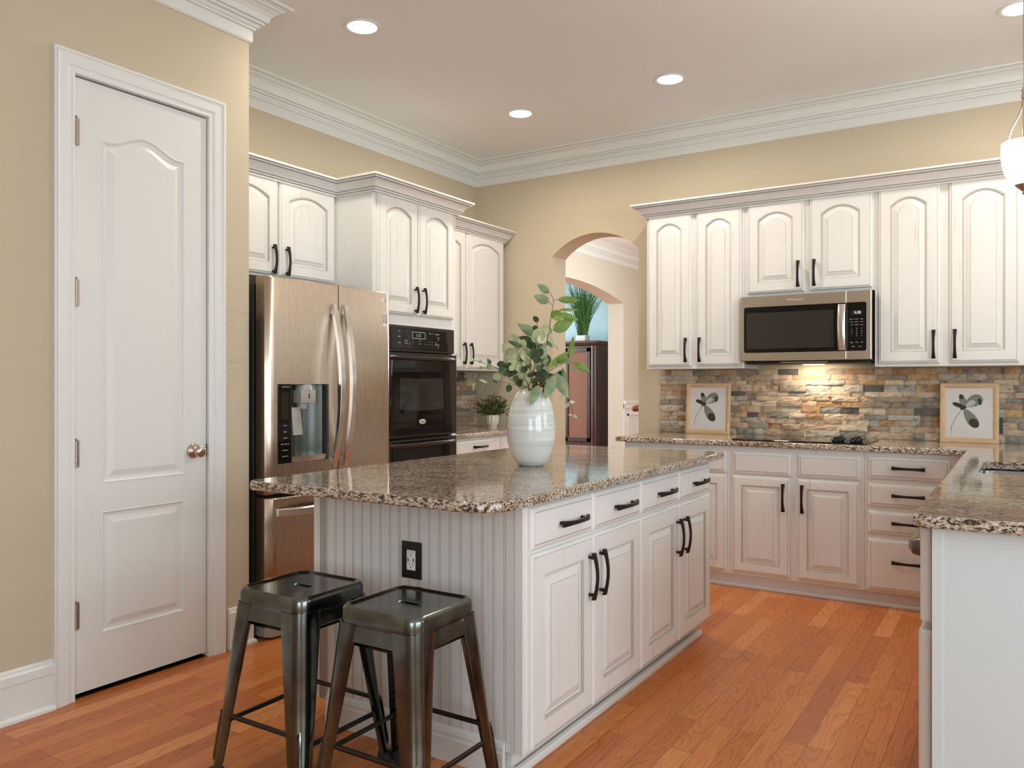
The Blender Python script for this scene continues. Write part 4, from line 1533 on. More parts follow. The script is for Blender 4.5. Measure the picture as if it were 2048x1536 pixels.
mb = MB(); ledger(mb, -2.225, 0.52, ZT + 0.001, 1.346, 0, lambda u, z, d: (u, YB - 0.003 - d, z), random.Random(11))
o = mb.build('backsplash', STONE)
tag(o, 'stacked multicolour ledger stone backsplash behind the cooktop', 'backsplash')
mb = MB(); ledger(mb, 4.413, YB - 0.004, ZT + 0.001, 1.346, 0, lambda u, z, d: (XF + 0.003 + d, u, z), random.Random(5))
o = mb.build('backsplash', STONE)
tag(o, 'narrow strip of ledger stone backsplash behind the wicker basket', 'backsplash')
# black outlet beside the right picture
mb = MB(); mb.box(-0.175, -0.098, YB - 0.034, YB - 0.024, 0.955, 1.050, 0.002)
o = mb.build('power_outlet', BLACK)
tag(o, 'black outlet on the stone backsplash beside the right framed print', 'outlet')

# ------------------------------------------------------------------ island
XI = -1.32            # face frame plane (looks to +X)
IY0, IY1 = 2.135, 3.895
IX0 = -2.236
isl = empty('island_cabinet', 'white kitchen island cabinet with beadboard end behind the two stools', 'kitchen island', (XI, IY0, 0), RL)
IL = IY1 - IY0
ID = XI - IX0
IZT, IZU = 0.905, 0.873
mb = MB()
mb.box(0.012, IL, 0, ID, 0.08, IZU - 0.001, 0.0015)
mb.box(0.0, 0.012, 0.0, 0.028, 0.08, IZU - 0.001); mb.box(0.0, 0.012, ID - 0.028, ID, 0.08, IZU - 0.001)
mb.box(0.03, IL - 0.02, 0.060, ID - 0.060, 0.0, 0.08)
mb.build('body', PAINT, isl)
dw = 0.4225
for k in range(4):
    x = 0.030 + k * 0.4276
    o = slab_front(dw, 0.137).build('drawer', [PAINT, GLAZE], isl); o.location = (x, 0, 0.718)
    add_pull(o, 0.255 if k == 0 else 0.252 if k == 1 else 0.25, 0.064, True, L=0.18)
    o = raised_door(dw, 0.615, stile=0.074).build('door', [PAINT, GLAZE], isl); o.location = (x, 0, 0.090)
    add_pull(o, dw - 0.035 if k % 2 == 0 else 0.045, 0.565 - 0.09, False)
# shoe moulding round the toe kick
mb = MB()
mb.sweep([(0.03, ID - 0.045), (0.03, 0.035 + 0.010), (IL - 0.015, 0.045)], [(0.0, 0), (-0.0, 0)] and [(0.0, 0.0), (0.018, 0.0), (0.018, 0.014), (0.012, 0.022), (0.0, 0.024)])
mb.build('shoe_moulding', PAINT, isl)
# beadboard end panel (separate part with its own look)
mb = MB()
x0, x1 = 0.028, ID - 0.028        # along the local y of the island (world -X)
pts = []
y = x0
pitch = 0.0435
k = 0
prof = [(0.0, 0.0), (0.0355, 0.0), (0.0365, 0.0028), (0.0375, 0.0028), (0.0385, 0.0004), (0.0405, -0.0004), (0.0420, 0.0004), (0.0427, 0.0028)]
while y + pitch < x1:
    for dx, dd in prof:
        pts.append((y + dx, dd))
    y += pitch
pts.append((x1, 0.0))
lo_ = [mb.v(dd + 0.002, yy_, 0.08) for yy_, dd in pts]
hi_ = [mb.v(dd + 0.002, yy_, IZU - 0.001) for yy_, dd in pts]
for i in range(len(pts) - 1):
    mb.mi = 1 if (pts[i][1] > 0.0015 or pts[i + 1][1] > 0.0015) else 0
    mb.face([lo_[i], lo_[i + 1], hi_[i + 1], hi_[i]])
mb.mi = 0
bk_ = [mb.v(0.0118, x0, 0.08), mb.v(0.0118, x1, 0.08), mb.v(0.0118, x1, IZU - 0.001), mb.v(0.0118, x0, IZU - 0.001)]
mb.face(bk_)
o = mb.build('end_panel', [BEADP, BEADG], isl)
# base moulding on the end between the toe notches
mb = MB()
cs = [(0.0, 0.0), (-0.016, 0.0), (-0.016, 0.075), (-0.013, 0.082), (-0.013, 0.092), (-0.008, 0.104), (-0.004, 0.108), (0.0018, 0.112)]
a = mb.loop([(d + 0.0018, 0.066, z) for d, z in cs]); b = mb.loop([(d + 0.0018, ID - 0.072, z) for d, z in cs])
mb.bridge(a, b); mb.face(a); mb.face(b)
mb.build('base_moulding', BEADP, isl)
# granite island top
mb = MB()
IT = round_poly([(-2.325, 1.885), (-1.262, 1.885), (-1.262, 3.985), (-2.325, 3.985)], [0.055, 0.120, 0.03, 0.03], 10)
slab(mb, IT, IZU, IZT)
tag(mb.build('island_countertop', GRAN, smooth=True, angle=30, flatz=True), 'large granite island top with rounded corners under the white vase', 'countertop')
# outlet on the island end
po = empty('power_outlet', 'black plate with a white charging outlet on the island beadboard end', 'outlet', (-1.764, 2.135, 0.644), 0)
mb = MB(); mb.box(-0.043, 0.043, -0.0045, 0.0005, -0.063, 0.063, 0.002)
mb.build('plate', BLACK, po)
mb = MB(); mb.box(-0.0185, 0.0185, -0.0065, -0.0045, -0.034, 0.034, 0.001)
rc_ = mb.build('receptacle', WHITEP, po)
mb = MB()
for s in (1, -1):
    zc = 0.021 * s + 0.002
    mb.box(-0.0085, -0.0068, -0.0069, -0.006, zc, zc + 0.008); mb.box(0.0058, 0.0075, -0.0069, -0.006, zc, zc + 0.008)
    mb.lathe([(0.0024, 0), (0.0024, 0.0005)], 12, (-0.0005, -0.0064, zc - 0.006), axis='y')
mb.box(-0.0145, -0.0105, -0.0069, -0.006, -0.006, 0.007); mb.box(0.0095, 0.0135, -0.0069, -0.006, -0.006, 0.007)
mb.build('socket_slots', INK, rc_)

# ------------------------------------------------------------------ stools


def rr_loop(hx, hy, r, z, n=10):
    return [(x, y, z) for x, y in round_poly([(-hx, -hy), (hx, -hy), (hx, hy), (-hx, hy)], [r] * 4, n)]


def make_stool(label, loc, rz):
    r = empty('bar_stool', label, 'stool', loc, rz, 'metal stools at the island')
    HS = 0.150; ZS = 0.602
    mb = MB()
    # pressed seat with rolled lip, sunken pan and grip slot
    n = 11 * 4
    slot = []
    for i in range(n):
        a = 2 * math.pi * (i + 0.5) / n
        cx = 0.030 * (1 if math.cos(a) > 0 else -1)
        slot.append((cx + 0.013 * math.cos(a), 0.013 * math.sin(a)))
    loops = [rr_loop(HS + .003, HS + .003, .045, ZS - .052), rr_loop(HS, HS, .045, ZS - .050), rr_loop(HS, HS, .045, ZS - .015), rr_loop(HS - .003, HS - .003, .043, ZS - .006),
             rr_loop(HS - .009, HS - .009, .038, ZS), rr_loop(HS - .016, HS - .016, .034, ZS), rr_loop(HS - .021, HS - .021, .03, ZS - .004), rr_loop(HS - .024, HS - .024, .028, ZS - .006)]
    ls = mb.stack(loops, False, False)
    l0 = mb.loop([(x, y, ZS - .006) for x, y in slot])
    l1 = mb.loop([(x * .96, y * .92, ZS - .009) for x, y in slot])
    l2 = mb.loop([(x * .96, y * .92, ZS - .018) for x, y in slot])
    mb.bridge(l0, l1); mb.bridge(l1, l2)
    es = []
    for l in (ls[-1], l0):
        for i in range(len(l)):
            e = mb.bm.edges.get((l[i], l[(i + 1) % len(l)]))
            if e: es.append(e)
    bmesh.ops.triangle_fill(mb.bm, edges=es, use_beauty=True, use_dissolve=False)
    # apron skirts between the legs, stepping out below the lip
    for k in range(4):
        M = Matrix.Rotation(k * math.pi / 2, 4, 'Z')
        q = [(-0.112, ZS - .052), (0.112, ZS - .052), (0.104, ZS - .088), (0.09, ZS - .094), (-0.09, ZS - .094), (-0.104, ZS - .088)]
        fo = [mb.bm.verts.new(M @ Vector((x, -(HS + .001 + (ZS - .05 - z) * .1), z))) for x, z in q]
        bo_ = [mb.bm.verts.new(M @ Vector((x, -(HS - .001 + (ZS - .05 - z) * .1) + .002, z))) for x, z in q]
        mb.bridge(fo, bo_); mb.face(fo); mb.face(bo_[::-1])
    mb.build('seat', GUN, r, smooth=True, angle=35, flatz=True)
    # folded tapering legs
    ZL = ZS - 0.045
    def cpos(z):
        t = (ZL - z) / ZL
        return HS + .003 + 0.053 * t
    def lw(z):
        t = (ZL - z) / ZL
        return 0.078 * (1 - t) + 0.034 * t
    for sx, sy in ((1, 1), (-1, 1), (-1, -1), (1, -1)):
        mb = MB()
        secs = []
        for z in (0.030, 0.12, 0.24, 0.36, 0.46, 0.52, ZL):
            c = cpos(z); w = lw(z); rad = min(0.040, w * 0.75); th = 0.0022
            outer = [(c - w - 0.012, c - 0.004), (c - w, c)]
            for k in range(9):
                a = math.pi / 2 - (math.pi / 2) * k / 8
                outer.append((c - rad + rad * math.cos(a), c - rad + rad * math.sin(a)))
            outer += [(c, c - w), (c - 0.004, c - w - 0.012)]
            inner = []
            for (x, y) in outer[::-1]:
                inner.append((x - th * (1 if x > c - rad else .2) - .0005, y - th * (1 if y > c - rad else .2) - .0005))
            secs.append(mb.loop([(sx * x, sy * y, z) for x, y in outer + inner]))
        for a, b in zip(secs, secs[1:]): mb.bridge(a, b)
        mb.face(secs[0]); mb.face(secs[-1])
        # pressed rib in the lower half
        rib = []
        for z in (0.05, 0.07, 0.20, 0.225):
            c = cpos(z); rad = min(0.040, lw(z) * 0.75); p = c - rad + rad * 0.7071
            h = 0.0005 if z in (0.05, 0.225) else 0.004
            rib.append((sx * (p + h * .7 - .003), sy * (p + h * .7 - .003), z))
        mb.tube(rib, 0.006, 8, [0.003, 0.007, 0.007, 0.003])
        lg = mb.build('leg', GUN, r, smooth=True, angle=35)
        mb = MB()
        c = cpos(0.02)
        mb.box(sx * (c - 0.036), sx * (c + 0.003), sy * (c - 0.036), sy * (c + 0.003), 0.0, 0.036, 0.006)
        mb.build('foot_cap', RUBBER, lg)
    # foot rails: two heights, flattened ends
    for k in range(4):
        M = Matrix.Rotation(k * math.pi / 2, 4, 'Z')
        zr = 0.205 if k % 2 == 0 else 0.172
        c = cpos(zr) - 0.010
        mb = MB()
        xs = [-c, -c + 0.03, -c + 0.055, c - 0.055, c - 0.03, c]
        rs = [(0.0125, 0.004), (0.0125, 0.005), (0.0078, 0.0078), (0.0078, 0.0078), (0.0125, 0.005), (0.0125, 0.004)]
        mb.stack([[tuple(M @ Vector((x, -c + b * math.cos(t), zr + a * math.sin(t)))) for t in [2 * math.pi * i / 10 for i in range(10)]] for x, (a, b) in zip(xs, rs)])
        mb.build('foot_rail', GUND, r, smooth=True, angle=50)
    # braces under the seat
    zb = ZS - 0.115
    c = cpos(zb) - 0.012
    for k in range(4):
        M = Matrix.Rotation(k * math.pi / 2, 4, 'Z')
        mb = MB()
        mb.tube([M @ Vector((-c, -c + 0.03, zb)), M @ Vector((c, -c + 0.03, zb))], 0.0048, 8)
        mb.build('brace', GUND, r, smooth=True, angle=50)
    return r


make_stool('gunmetal metal bar stool nearer the pantry door, standing back to the left', (-1.966, 1.828, 0), 0.0)
make_stool('gunmetal metal bar stool in front of the island outlet, nearer the drawers', (-1.543, 1.850, 0), 0.0)

# ------------------------------------------------------------------ vase and greenery on the island
VC = Vector((-1.737, 2.880, IZT))
mb = MB()
VP = [(0.047, 0.0), (0.054, 0.003), (0.071, 0.022), (0.088, 0.056), (0.0985, 0.098), (0.1025, 0.142), (0.1015, 0.178), (0.096, 0.222), (0.086, 0.262), (0.0735, 0.290), (0.060, 0.306), (0.050, 0.312), (0.046, 0.309), (0.052, 0.300), (0.078, 0.262), (0.090, 0.20), (0.086, 0.09), (0.045, 0.02)]
mb.lathe(VP, 56)
o = mb.build('vase', VASEM, smooth=True, angle=60)
o.location = VC
tag(o, 'large glazed white ceramic vase full of greenery on the island', 'vase')

RV = Vector((math.cos(YAW), math.sin(YAW), 0)); FV = Vector((-math.sin(YAW), math.cos(YAW), 0)); UV = Vector((0, 0, 1))
VD = FV.dot(VC)


def WP(zx, zy, dd=0.0):
    """point of the bouquet from its place in the detail view, dd metres behind the vase axis"""
    px = 930 + zx / 5.908; py = 560 + zy / 5.908
    d = VD + dd
    return Vector((0, 0, CAMH)) + FV * d + RV * (d * (px - 1024) / FPX) + UV * (d * (768 - py) / FPX)


rl = random.Random(3)


def leaf(mb, base, tip, wid, up=None, curl=0.0, fold=0.25, shape='long', tilt=None):
    b = Vector(base); t = Vector(tip)
    ax = t - b
    Lh = ax.length
    ax.normalize()
    view = (b - Vector((0, 0, CAMH))).normalized()
    side = ax.cross(view).normalized()
    nrm = side.cross(ax).normalized()
    if tilt:
        R = Matrix.Rotation(tilt, 3, ax)
        side = R @ side; nrm = R @ nrm
    N = 9
    rows = []
    for i in range(N + 1):
        u = i / N
        if shape == 'long':
            hw = wid / 2 * (math.sin(math.pi * u ** 0.78)) ** 0.95
        else:
            hw = wid / 2 * math.sqrt(max(0.0, 1 - (2 * u - 1) ** 2))
        if i in (0, N): hw = 0.0003
        c = b + ax * Lh * u + nrm * (curl * Lh * math.sin(math.pi * u))
        rows.append([mb.bm.verts.new(c - side * hw + nrm * fold * hw), mb.bm.verts.new(c), mb.bm.verts.new(c + side * hw + nrm * fold * hw)])
    for a, c in zip(rows, rows[1:]):
        mb.face([a[0], a[1], c[1], c[0]]); mb.face([a[1], a[2], c[2], c[1]])


def stem_thing(name, label, path, leaves, mat, stem_mat=STEMM, r0=0.0028, twigs=()):
    root = empty(name, label, 'greenery', (VC.x, VC.y, IZT + 0.06), 0, 'stems in the white vase')
    off = Vector(root.location)
    mb = MB()
    pts = [Vector((VC.x + 0.012 * rl.uniform(-1, 1), VC.y + 0.012 * rl.uniform(-1, 1), IZT + 0.06)), Vector((VC.x + 0.016 * rl.uniform(-1, 1), VC.y + .016 * rl.uniform(-1, 1), IZT + 0.305))] + [WP(*p) for p in path]
    # smooth
    sm = []
    for i in range(len(pts) - 1):
        for k in range(4):
            t = k / 4
            p0 = pts[max(i - 1, 0)]; p1 = pts[i]; p2 = pts[i + 1]; p3 = pts[min(i + 2, len(pts) - 1)]
            sm.append(0.5 * ((2 * p1) + (p2 - p0) * t + (2 * p0 - 5 * p1 + 4 * p2 - p3) * t * t + (3 * p1 - p0 - 3 * p2 + p3) * t ** 3))
    sm.append(pts[-1])
    n = len(sm)
    mb.tube([p - off for p in sm], r0, 6, [r0 * (1 - 0.65 * i / n) for i in range(n)])
    for tw in twigs:
        q = [WP(*p) - off for p in tw]
        mb.tube(q, 0.0011, 5)
    mb.build('stem', stem_mat, root, smooth=True)
    for (kind, m, lst) in leaves:
        for lf in lst:
            mb = MB()
            if kind == 'long':
                (bx, by), (tx, ty), w = lf[:3]
                db = lf[3] if len(lf) > 3 else rl.uniform(-.03, .03)
                dt = lf[4] if len(lf) > 4 else db + rl.uniform(-.03, .03)
                leaf(mb, WP(bx, by, db), WP(tx, ty, dt), w / 5.908 * VD / FPX * 1.16, curl=lf[5] if len(lf) > 5 else rl.uniform(-.06, .10))
            else:
                cx, cy, rad = lf[:3]
                d0 = lf[3] if len(lf) > 3 else rl.uniform(-.05, .05)
                a = rl.uniform(0, 6.28); rad *= 1.12
                leaf(mb, WP(cx - rad * math.cos(a), cy - rad * math.sin(a), d0 - .01), WP(cx + rad * math.cos(a), cy + rad * math.sin(a), d0 + .01), 2 * rad * 0.93 / 5.908 * VD / FPX, fold=0.12, shape='round', curl=0.04, tilt=rl.uniform(-.5, .5))
            mb.xform(Matrix.Translation(-off))
            mb.build('leaf', m, root, smooth=True)
    return root


stem_thing('leafy_branch', 'tallest branch in the vase, reaching up with broad pointed leaves', [(905, 1000, -.02), (985, 640, 0), (1010, 470, 0), (1045, 245, .0), (1000, 150, .0)], [
    ('long', LGREY, [((1000, 155), (850, 45), 78), ((1000, 262), (806, 180), 102)]),
    ('long', LGREEN, [((1092, 230), (1365, 240), 74), ((1112, 350), (1345, 355), 34), ((1022, 445), (1135, 360), 100), ((1100, 400), (1345, 475), 78), ((1037, 595), (1285, 480), 128), ((1040, 460), (1180, 430), 60)])],
    LGREEN, twigs=[[(1045, 245, 0), (1092, 230, 0)], [(1025, 300, 0), (1000, 262, 0)]])
stem_thing('leafy_branch', 'branch in the vase leaning up left with two long dark pointed leaves', [(775, 1150, -.03), (780, 900, -.03), (850, 640, -.02), (852, 500, -.02)], [
    ('long', LGREY, [((855, 655), (615, 515), 105)]), ('long', LDARK, [((800, 735), (632, 672), 85)]),
    ('round', LDARK, [(835, 465, 36), (830, 570, 32), (780, 790, 58), (845, 745, 24), (885, 780, 38), (960, 940, 55)])], LGREY, twigs=[])
stem_thing('leafy_branch', 'branch arching to the right of the vase with long bright green leaves', [(870, 1240, -.01), (985, 1085, -.01), (1180, 985, .02), (1300, 975, .04)], [
    ('long', LGREEN, [((985, 1040), (1245, 830), 78, -.02, .0, .13), ((1235, 920), (1282, 662), 58), ((1072, 965), (1215, 935), 66), ((1300, 975), (1482, 1095), 80, .04, .05)]),
    ('long', LGREY, [((1000, 1010), (1215, 880), 50)]),
    ('round', LGREY, [(1280, 1040, 30), (1215, 950, 45)])], LGREEN)
stem_thing('leafy_branch', 'drooping branch over the vase rim with long grey-green leaves hanging down', [(880, 1270, -.06), (960, 1180, -.07), (1060, 1110, -.06), (1170, 1050, -.03)], [
    ('long', LGREY, [((1060, 1100), (1228, 1405), 118, -.06, -.04), ((1062, 1120), (945, 1408), 112, -.06, -.09), ((870, 1245), (765, 1488), 98, -.09, -.12), ((1150, 1030), (1225, 1345), 46, -.02, -.03, .22), ((960, 720), (1040, 800), 40)]),
    ('long', LPALE, [((1000, 665), (1108, 835), 48, -.02, -.02, .14), ((1215, 1330), (1100, 1412), 32), ((1235, 1440), (1185, 1515), 40), ((1232, 1445), (1305, 1440), 34), ((1280, 1590), (1330, 1640), 34), ((1270, 1590), (1215, 1595), 20)])], LGREY, twigs=[[(1225, 1345, -.03), (1240, 1440, -.03), (1280, 1590, -.03)]])
stem_thing('leafy_branch', 'silver dollar spray at the top centre of the vase with pale round leaves', [(800, 1150, -.04), (850, 900, -.06), (910, 640, -.05)], [
    ('round', LPALE, [(870, 650, 72, -.07), (935, 590, 56, -.04), (985, 600, 45, -.03), (830, 690, 45, -.06), (905, 700, 50, -.07), (850, 1000, 36), (960, 1050, 36), (750, 980, 32)]),
    ('long', LGREY, [((905, 940), (940, 730), 80, -.05, -.05), ((870, 960), (720, 870), 40)])], LPALE, STEMG)
stem_thing('leafy_branch', 'silver dollar spray on the upper left of the vase with pale round leaves', [(715, 1170, -.02), (650, 960, -.03), (590, 760, -.03)], [
    ('round', LPALE, [(580, 700, 56), (545, 690, 40), (680, 755, 48), (478, 785, 40), (484, 850, 42), (570, 880, 55), (640, 1010, 44), (560, 960, 50), (610, 830, 50), (500, 960, 36), (650, 1050, 45), (700, 900, 42), (730, 960, 40), (605, 905, 46), (540, 850, 44), (660, 860, 44), (600, 1000, 42), (560, 1040, 40), (680, 1100, 44), (640, 1150, 42), (720, 1230, 44), (745, 850, 40)]),
    ('long', LDARK, [((690, 790), (500, 720), 50)]),
    ('long', LGREY, [((740, 870), (680, 760), 60)]),
    ('round', LDARK, [(645, 930, 48), (790, 880, 40)])], LPALE, STEMG)
stem_thing('leafy_branch', 'eucalyptus spray in the vase centre with dark round leaves', [(790, 1180, -.05), (830, 1000, -.06), (850, 850, -.06)], [
    ('round', LDARK, [(830, 870, 62, -.07), (885, 855, 44, -.06), (790, 1110, 42), (865, 1110, 40), (900, 1160, 56), (640, 1220, 44), (720, 1160, 50), (960, 1305, 42), (700, 1060, 40), (1130, 1105, 36), (940, 1000, 44), (870, 1040, 36), (820, 1190, 40), (760, 800, 40), (850, 940, 44), (900, 920, 44), (910, 1090, 42), (960, 1120, 42), (750, 1010, 34), (600, 1160, 36), (830, 1240, 36), (920, 1230, 40), (1010, 1150, 44)]),
    ('round', LPALE, [(690, 1130, 48), (740, 1200, 46), (770, 1060, 36), (1000, 1200, 34)]),
    ('long', LGREY, [((920, 1000), (960, 850), 70), ((860, 1080), (1000, 930), 60), ((930, 980), (890, 800), 70)])], LDARK)
stem_thing('leafy_branch', 'long thin eucalyptus sprig trailing out to the left of the vase', [(660, 1280, -.02), (560, 1190, -.02), (400, 1055, -.02), (250, 990, -.02), (75, 940, -.02)], [
    ('round', LDARK, [(428, 1000, 44), (515, 1015, 40), (440, 1060, 42), (535, 1090, 55), (590, 1090, 32), (515, 1280, 40), (480, 1105, 34)]),
    ('long', LDARK, [((305, 995), (262, 925), 42)]),
    ('round', LGREY, [(285, 1025, 32), (225, 1040, 16)]),
    ('round', LPALE, [(375, 1145, 42), (185, 960, 22), (185, 1040, 20), (75, 935, 26)])], LDARK)
stem_thing('leafy_branch', 'low wispy sprig pointing left from the vase rim with small pale leaves', [(640, 1260, .02), (500, 1215, .03), (350, 1200, .03), (100, 1212, .03)], [
    ('long', LPALE, [((265, 1215), (160, 1170), 26), ((105, 1210), (95, 1310), 26), ((120, 1215), (85, 1260), 18)]),
    ('long', LDARK, [((390, 1215), (315, 1175), 26)]),
    ('long', LGREEN, [((225, 1220), (190, 1300), 12)])], LPALE, STEMG, 0.0018)

# ------------------------------------------------------------------ left corner: potted plant and basket
pp = empty('potted_plant', 'small leafy plant in a ribbed white pot in the back left corner', 'potted plant', (-3.56, 5.305, ZT), 0)
mb = MB()
n = 48
loops = []
for r, z, rib in ((0.034, 0.0, 0), (0.036, 0.004, 0), (0.037, 0.010, 0), (0.046, 0.028, 0), (0.050, 0.045, .5), (0.051, 0.055, 1), (0.051, 0.096, 1), (0.049, 0.100, 0), (0.044, 0.100, 0), (0.044, 0.085, 0)):
    loops.append([((r + 0.0016 * rib * (1 if i % 4 < 2 else -1)) * math.cos(2 * math.pi * i / n), (r + 0.0016 * rib * (1 if i % 4 < 2 else -1)) * math.sin(2 * math.pi * i / n), z) for i in range(n)])
mb.stack(loops)
mb.build('pot', POTM, pp)
mb = MB()
rb = random.Random(8)


def small_leaf(mb, c, d, L, w):
    d = Vector(d).normalized()
    s = d.cross(Vector((rb.uniform(-1, 1), rb.uniform(-1, 1), rb.uniform(-1, 1)))).normalized()
    nn = s.cross(d)
    c = Vector(c)
    p = [c, c + d * L * .45 - s * w / 2 + nn * .002, c + d * L, c + d * L * .45 + s * w / 2 + nn * .002]
    m_ = c + d * L * .5
    vs = [mb.bm.verts.new(x) for x in p]; vm = mb.bm.verts.new(m_ - nn * .001)
    mb.face([vs[0], vs[1], vm]); mb.face([vs[1], vs[2], vm]); mb.face([vs[2], vs[3], vm]); mb.face([vs[3], vs[0], vm])


tw = MB()
for k in range(64):
    a = rb.uniform(0, 2 * math.pi); e = rb.uniform(0.10, 1.5)
    Lk = rb.uniform(0.09, 0.155)
    d = Vector((math.cos(a) * math.cos(e), math.sin(a) * math.cos(e), math.sin(e)))
    p0 = Vector((0.02 * math.cos(a), 0.02 * math.sin(a), 0.09))
    end = p0 + Vector((d.x * Lk * 1.0, d.y * Lk * 1.0, d.z * Lk * 1.05 + 0.01))
    tw.tube([p0, (p0 + end) / 2 + Vector((0, 0, .008)), end], 0.001, 4)
    for j in range(11):
        t = 0.25 + 0.75 * j / 10
        c = p0.lerp(end, t)
        dd = (d * 0.5 + Vector((rb.uniform(-1, 1), rb.uniform(-1, 1), rb.uniform(-.5, 1))))
        small_leaf(mb, c, dd, rb.uniform(0.022, 0.036), rb.uniform(0.012, 0.019))
o = mb.build('foliage', LBOX, pp); o['kind'] = 'stuff'
tw.build('twigs', STEMM, pp)
bs = empty('basket', 'grey woven wicker basket on the corner counter beside the oven cabinet', 'basket', (-3.70, 4.96, ZT), 0)
mb = MB()
ol = [rr_loop(0.078, 0.128, 0.012, 0.0, 3), rr_loop(0.082, 0.132, 0.012, 0.150, 3), rr_loop(0.078, 0.128, 0.010, 0.150, 3), rr_loop(0.074, 0.124, 0.010, 0.01, 3)]
mb.stack(ol)
mb.build('body', WICKER, bs)
mb = MB()
lp = rr_loop(0.083, 0.133, 0.012, 0.153, 4)
mb.tube(lp + lp[:1], 0.006, 6)
mb.build('rim', WICKER, bs)

# ------------------------------------------------------------------ framed prints leaning on the stone


def framed(label, x0, x1):
    w = x1 - x0; h = 0.352
    r = empty('framed_print', label, 'picture', ((x0 + x1) / 2, 5.425, ZT), 0)
    r.rotation_euler = (math.radians(-4.0), 0, 0)
    mb = MB()
    fw = 0.030
    secs = []
    for sx, z, mx, mz in ((-w / 2, 0, 1, 1), (w / 2, 0, -1, 1), (w / 2, h, -1, -1), (-w / 2, h, 1, -1)):
        secs.append(mb.loop([(sx + mx * o_, y_, z + mz * o_) for o_, y_ in ((0, 0.016), (0, 0), (0.003, -0.002), (0.016, -0.002), (fw, 0.006), (fw, 0.016))]))
    for i in range(4): mb.bridge(secs[i], secs[(i + 1) % 4])
    mb.build('frame', PALEWOOD, r)
    mb = MB(); mb.box(-w / 2 + fw - 0.004, w / 2 - fw + 0.004, 0.008, 0.014, fw - 0.004, h - fw + 0.004)
    pr = mb.build('paper', PAPER, r)
    S_ = (w - 2 * fw)
    def P2(u, v):
        u, v = 0.43 + (u - 0.42) * 1.2, 0.48 + (v - 0.48) * 1.12
        return (-w / 2 + fw + u * S_, fw + v * (h - 2 * fw))
    def blob(name, pts, m, yo):
        mb = MB(); lo2 = [P2(*p) for p in pts]
        mb.stack([[(x, 0.0078 - yo, z) for x, z in lo2], [(x, 0.0074 - yo, z) for x, z in lo2]])
        mb.build(name, m, pr)
    def ell(cx, cy, a, b, ang, n=20, pinch=0.0):
        o_ = []
        for i in range(n):
            t = 2 * math.pi * i / n
            x = a * math.cos(t); y = b * math.sin(t) * (1 - pinch * math.cos(t))
            o_.append((cx + (x * math.cos(ang) - y * math.sin(ang)), cy + (x * math.sin(ang) + y * math.cos(ang)) * S_ / (h - 2 * fw)))
        return o_
    blob('printed_leaf', ell(0.55, 0.705, 0.185, 0.115, 0.62, 20, -.35), ARTM, 0)
    blob('printed_leaf', ell(0.50, 0.665, 0.10, 0.055, 0.62, 20, -.25), ARTL, .0005)
    blob('printed_leaf', ell(0.665, 0.705, 0.075, 0.030, 1.75), ARTD, .001)
    blob('printed_leaf', ell(0.365, 0.725, 0.125, 0.062, 1.85, 20, .2), ARTM, 0)
    blob('printed_leaf', ell(0.340, 0.79, 0.055, 0.042, 1.9), ARTD, .0005)
    blob('printed_leaf', ell(0.28, 0.640, 0.105, 0.046, -0.42), ARTD, .0005)
    blob('printed_leaf', ell(0.375, 0.590, 0.06, 0.036, 0.5), ARTD, .001)
    blob('printed_leaf', ell(0.50, 0.415, 0.225, 0.095, -1.05, 20, -.4), ARTM, 0)
    blob('printed_leaf', ell(0.565, 0.315, 0.11, 0.082, -1.0), ARTD, .0005)
    mb = MB()
    pts = [P2(0.36, 0.575), P2(0.24, 0.40), P2(0.165, 0.25), P2(0.16, 0.155)]
    mb.tube([(x, 0.0075, z) for x, z in pts], 0.0011, 5)
    mb.build('printed_stem', ARTD, pr)
    mb = MB()
    for seg in (((0.18, .155), (0.42, .15)), ((0.16, .08), (0.40, .075)), ((0.14, .15), (0.17, .085)), ((0.43, .30), (0.42, .10)), ((0.44, .11), (0.60, .125))):
        mb.tube([(P2(*s_)[0], 0.0077, P2(*s_)[1]) for s_ in seg], 0.0006, 4)
    mb.build('printed_glass', ARTL, pr)
    return r


framed('wood-framed leaf print leaning on the stone left of the cooktop', -2.005, -1.692)
framed('wood-framed leaf print leaning on the stone at the right end of the counter', -0.420, -0.117)

# ------------------------------------------------------------------ recessed ceiling lights
LN = [('recessed ceiling light nearest the pantry wall, at the upper left', -2.846, 3.049), ('recessed ceiling light in the middle of the ceiling, nearest the back left corner', -2.859, 4.599),
      ('recessed ceiling light above the archway end of the cooktop counter', -1.781, 4.56), ('recessed ceiling light at the top right edge above the hanging pendant', -0.012, 4.609)]
for lb, x, y in LN:
    r = empty('ceiling_light', lb, 'ceiling light', (x, y, ZC), 0, 'recessed ceiling lights')
    mb = MB()
    mb.lathe([(0.094, -0.0005), (0.093, -0.005), (0.080, -0.006), (0.074, -0.003), (0.074, -0.0005)], 40)
    mb.build('trim_ring', TRIM, r, smooth=True, angle=40)
    mb = MB(); mb.lathe([(0.0735, -0.0008), (0.0735, -0.003), (0.05, -0.0045)], 32)
    mb.build('lens', LAMPON, r, smooth=True, angle=40)
    area('lamp_light', (0, 0, -0.012), (0, 0, -1), 0.13, 0.13, 11.5, WARM, parent=r, shape='DISK', spread=math.radians(165))

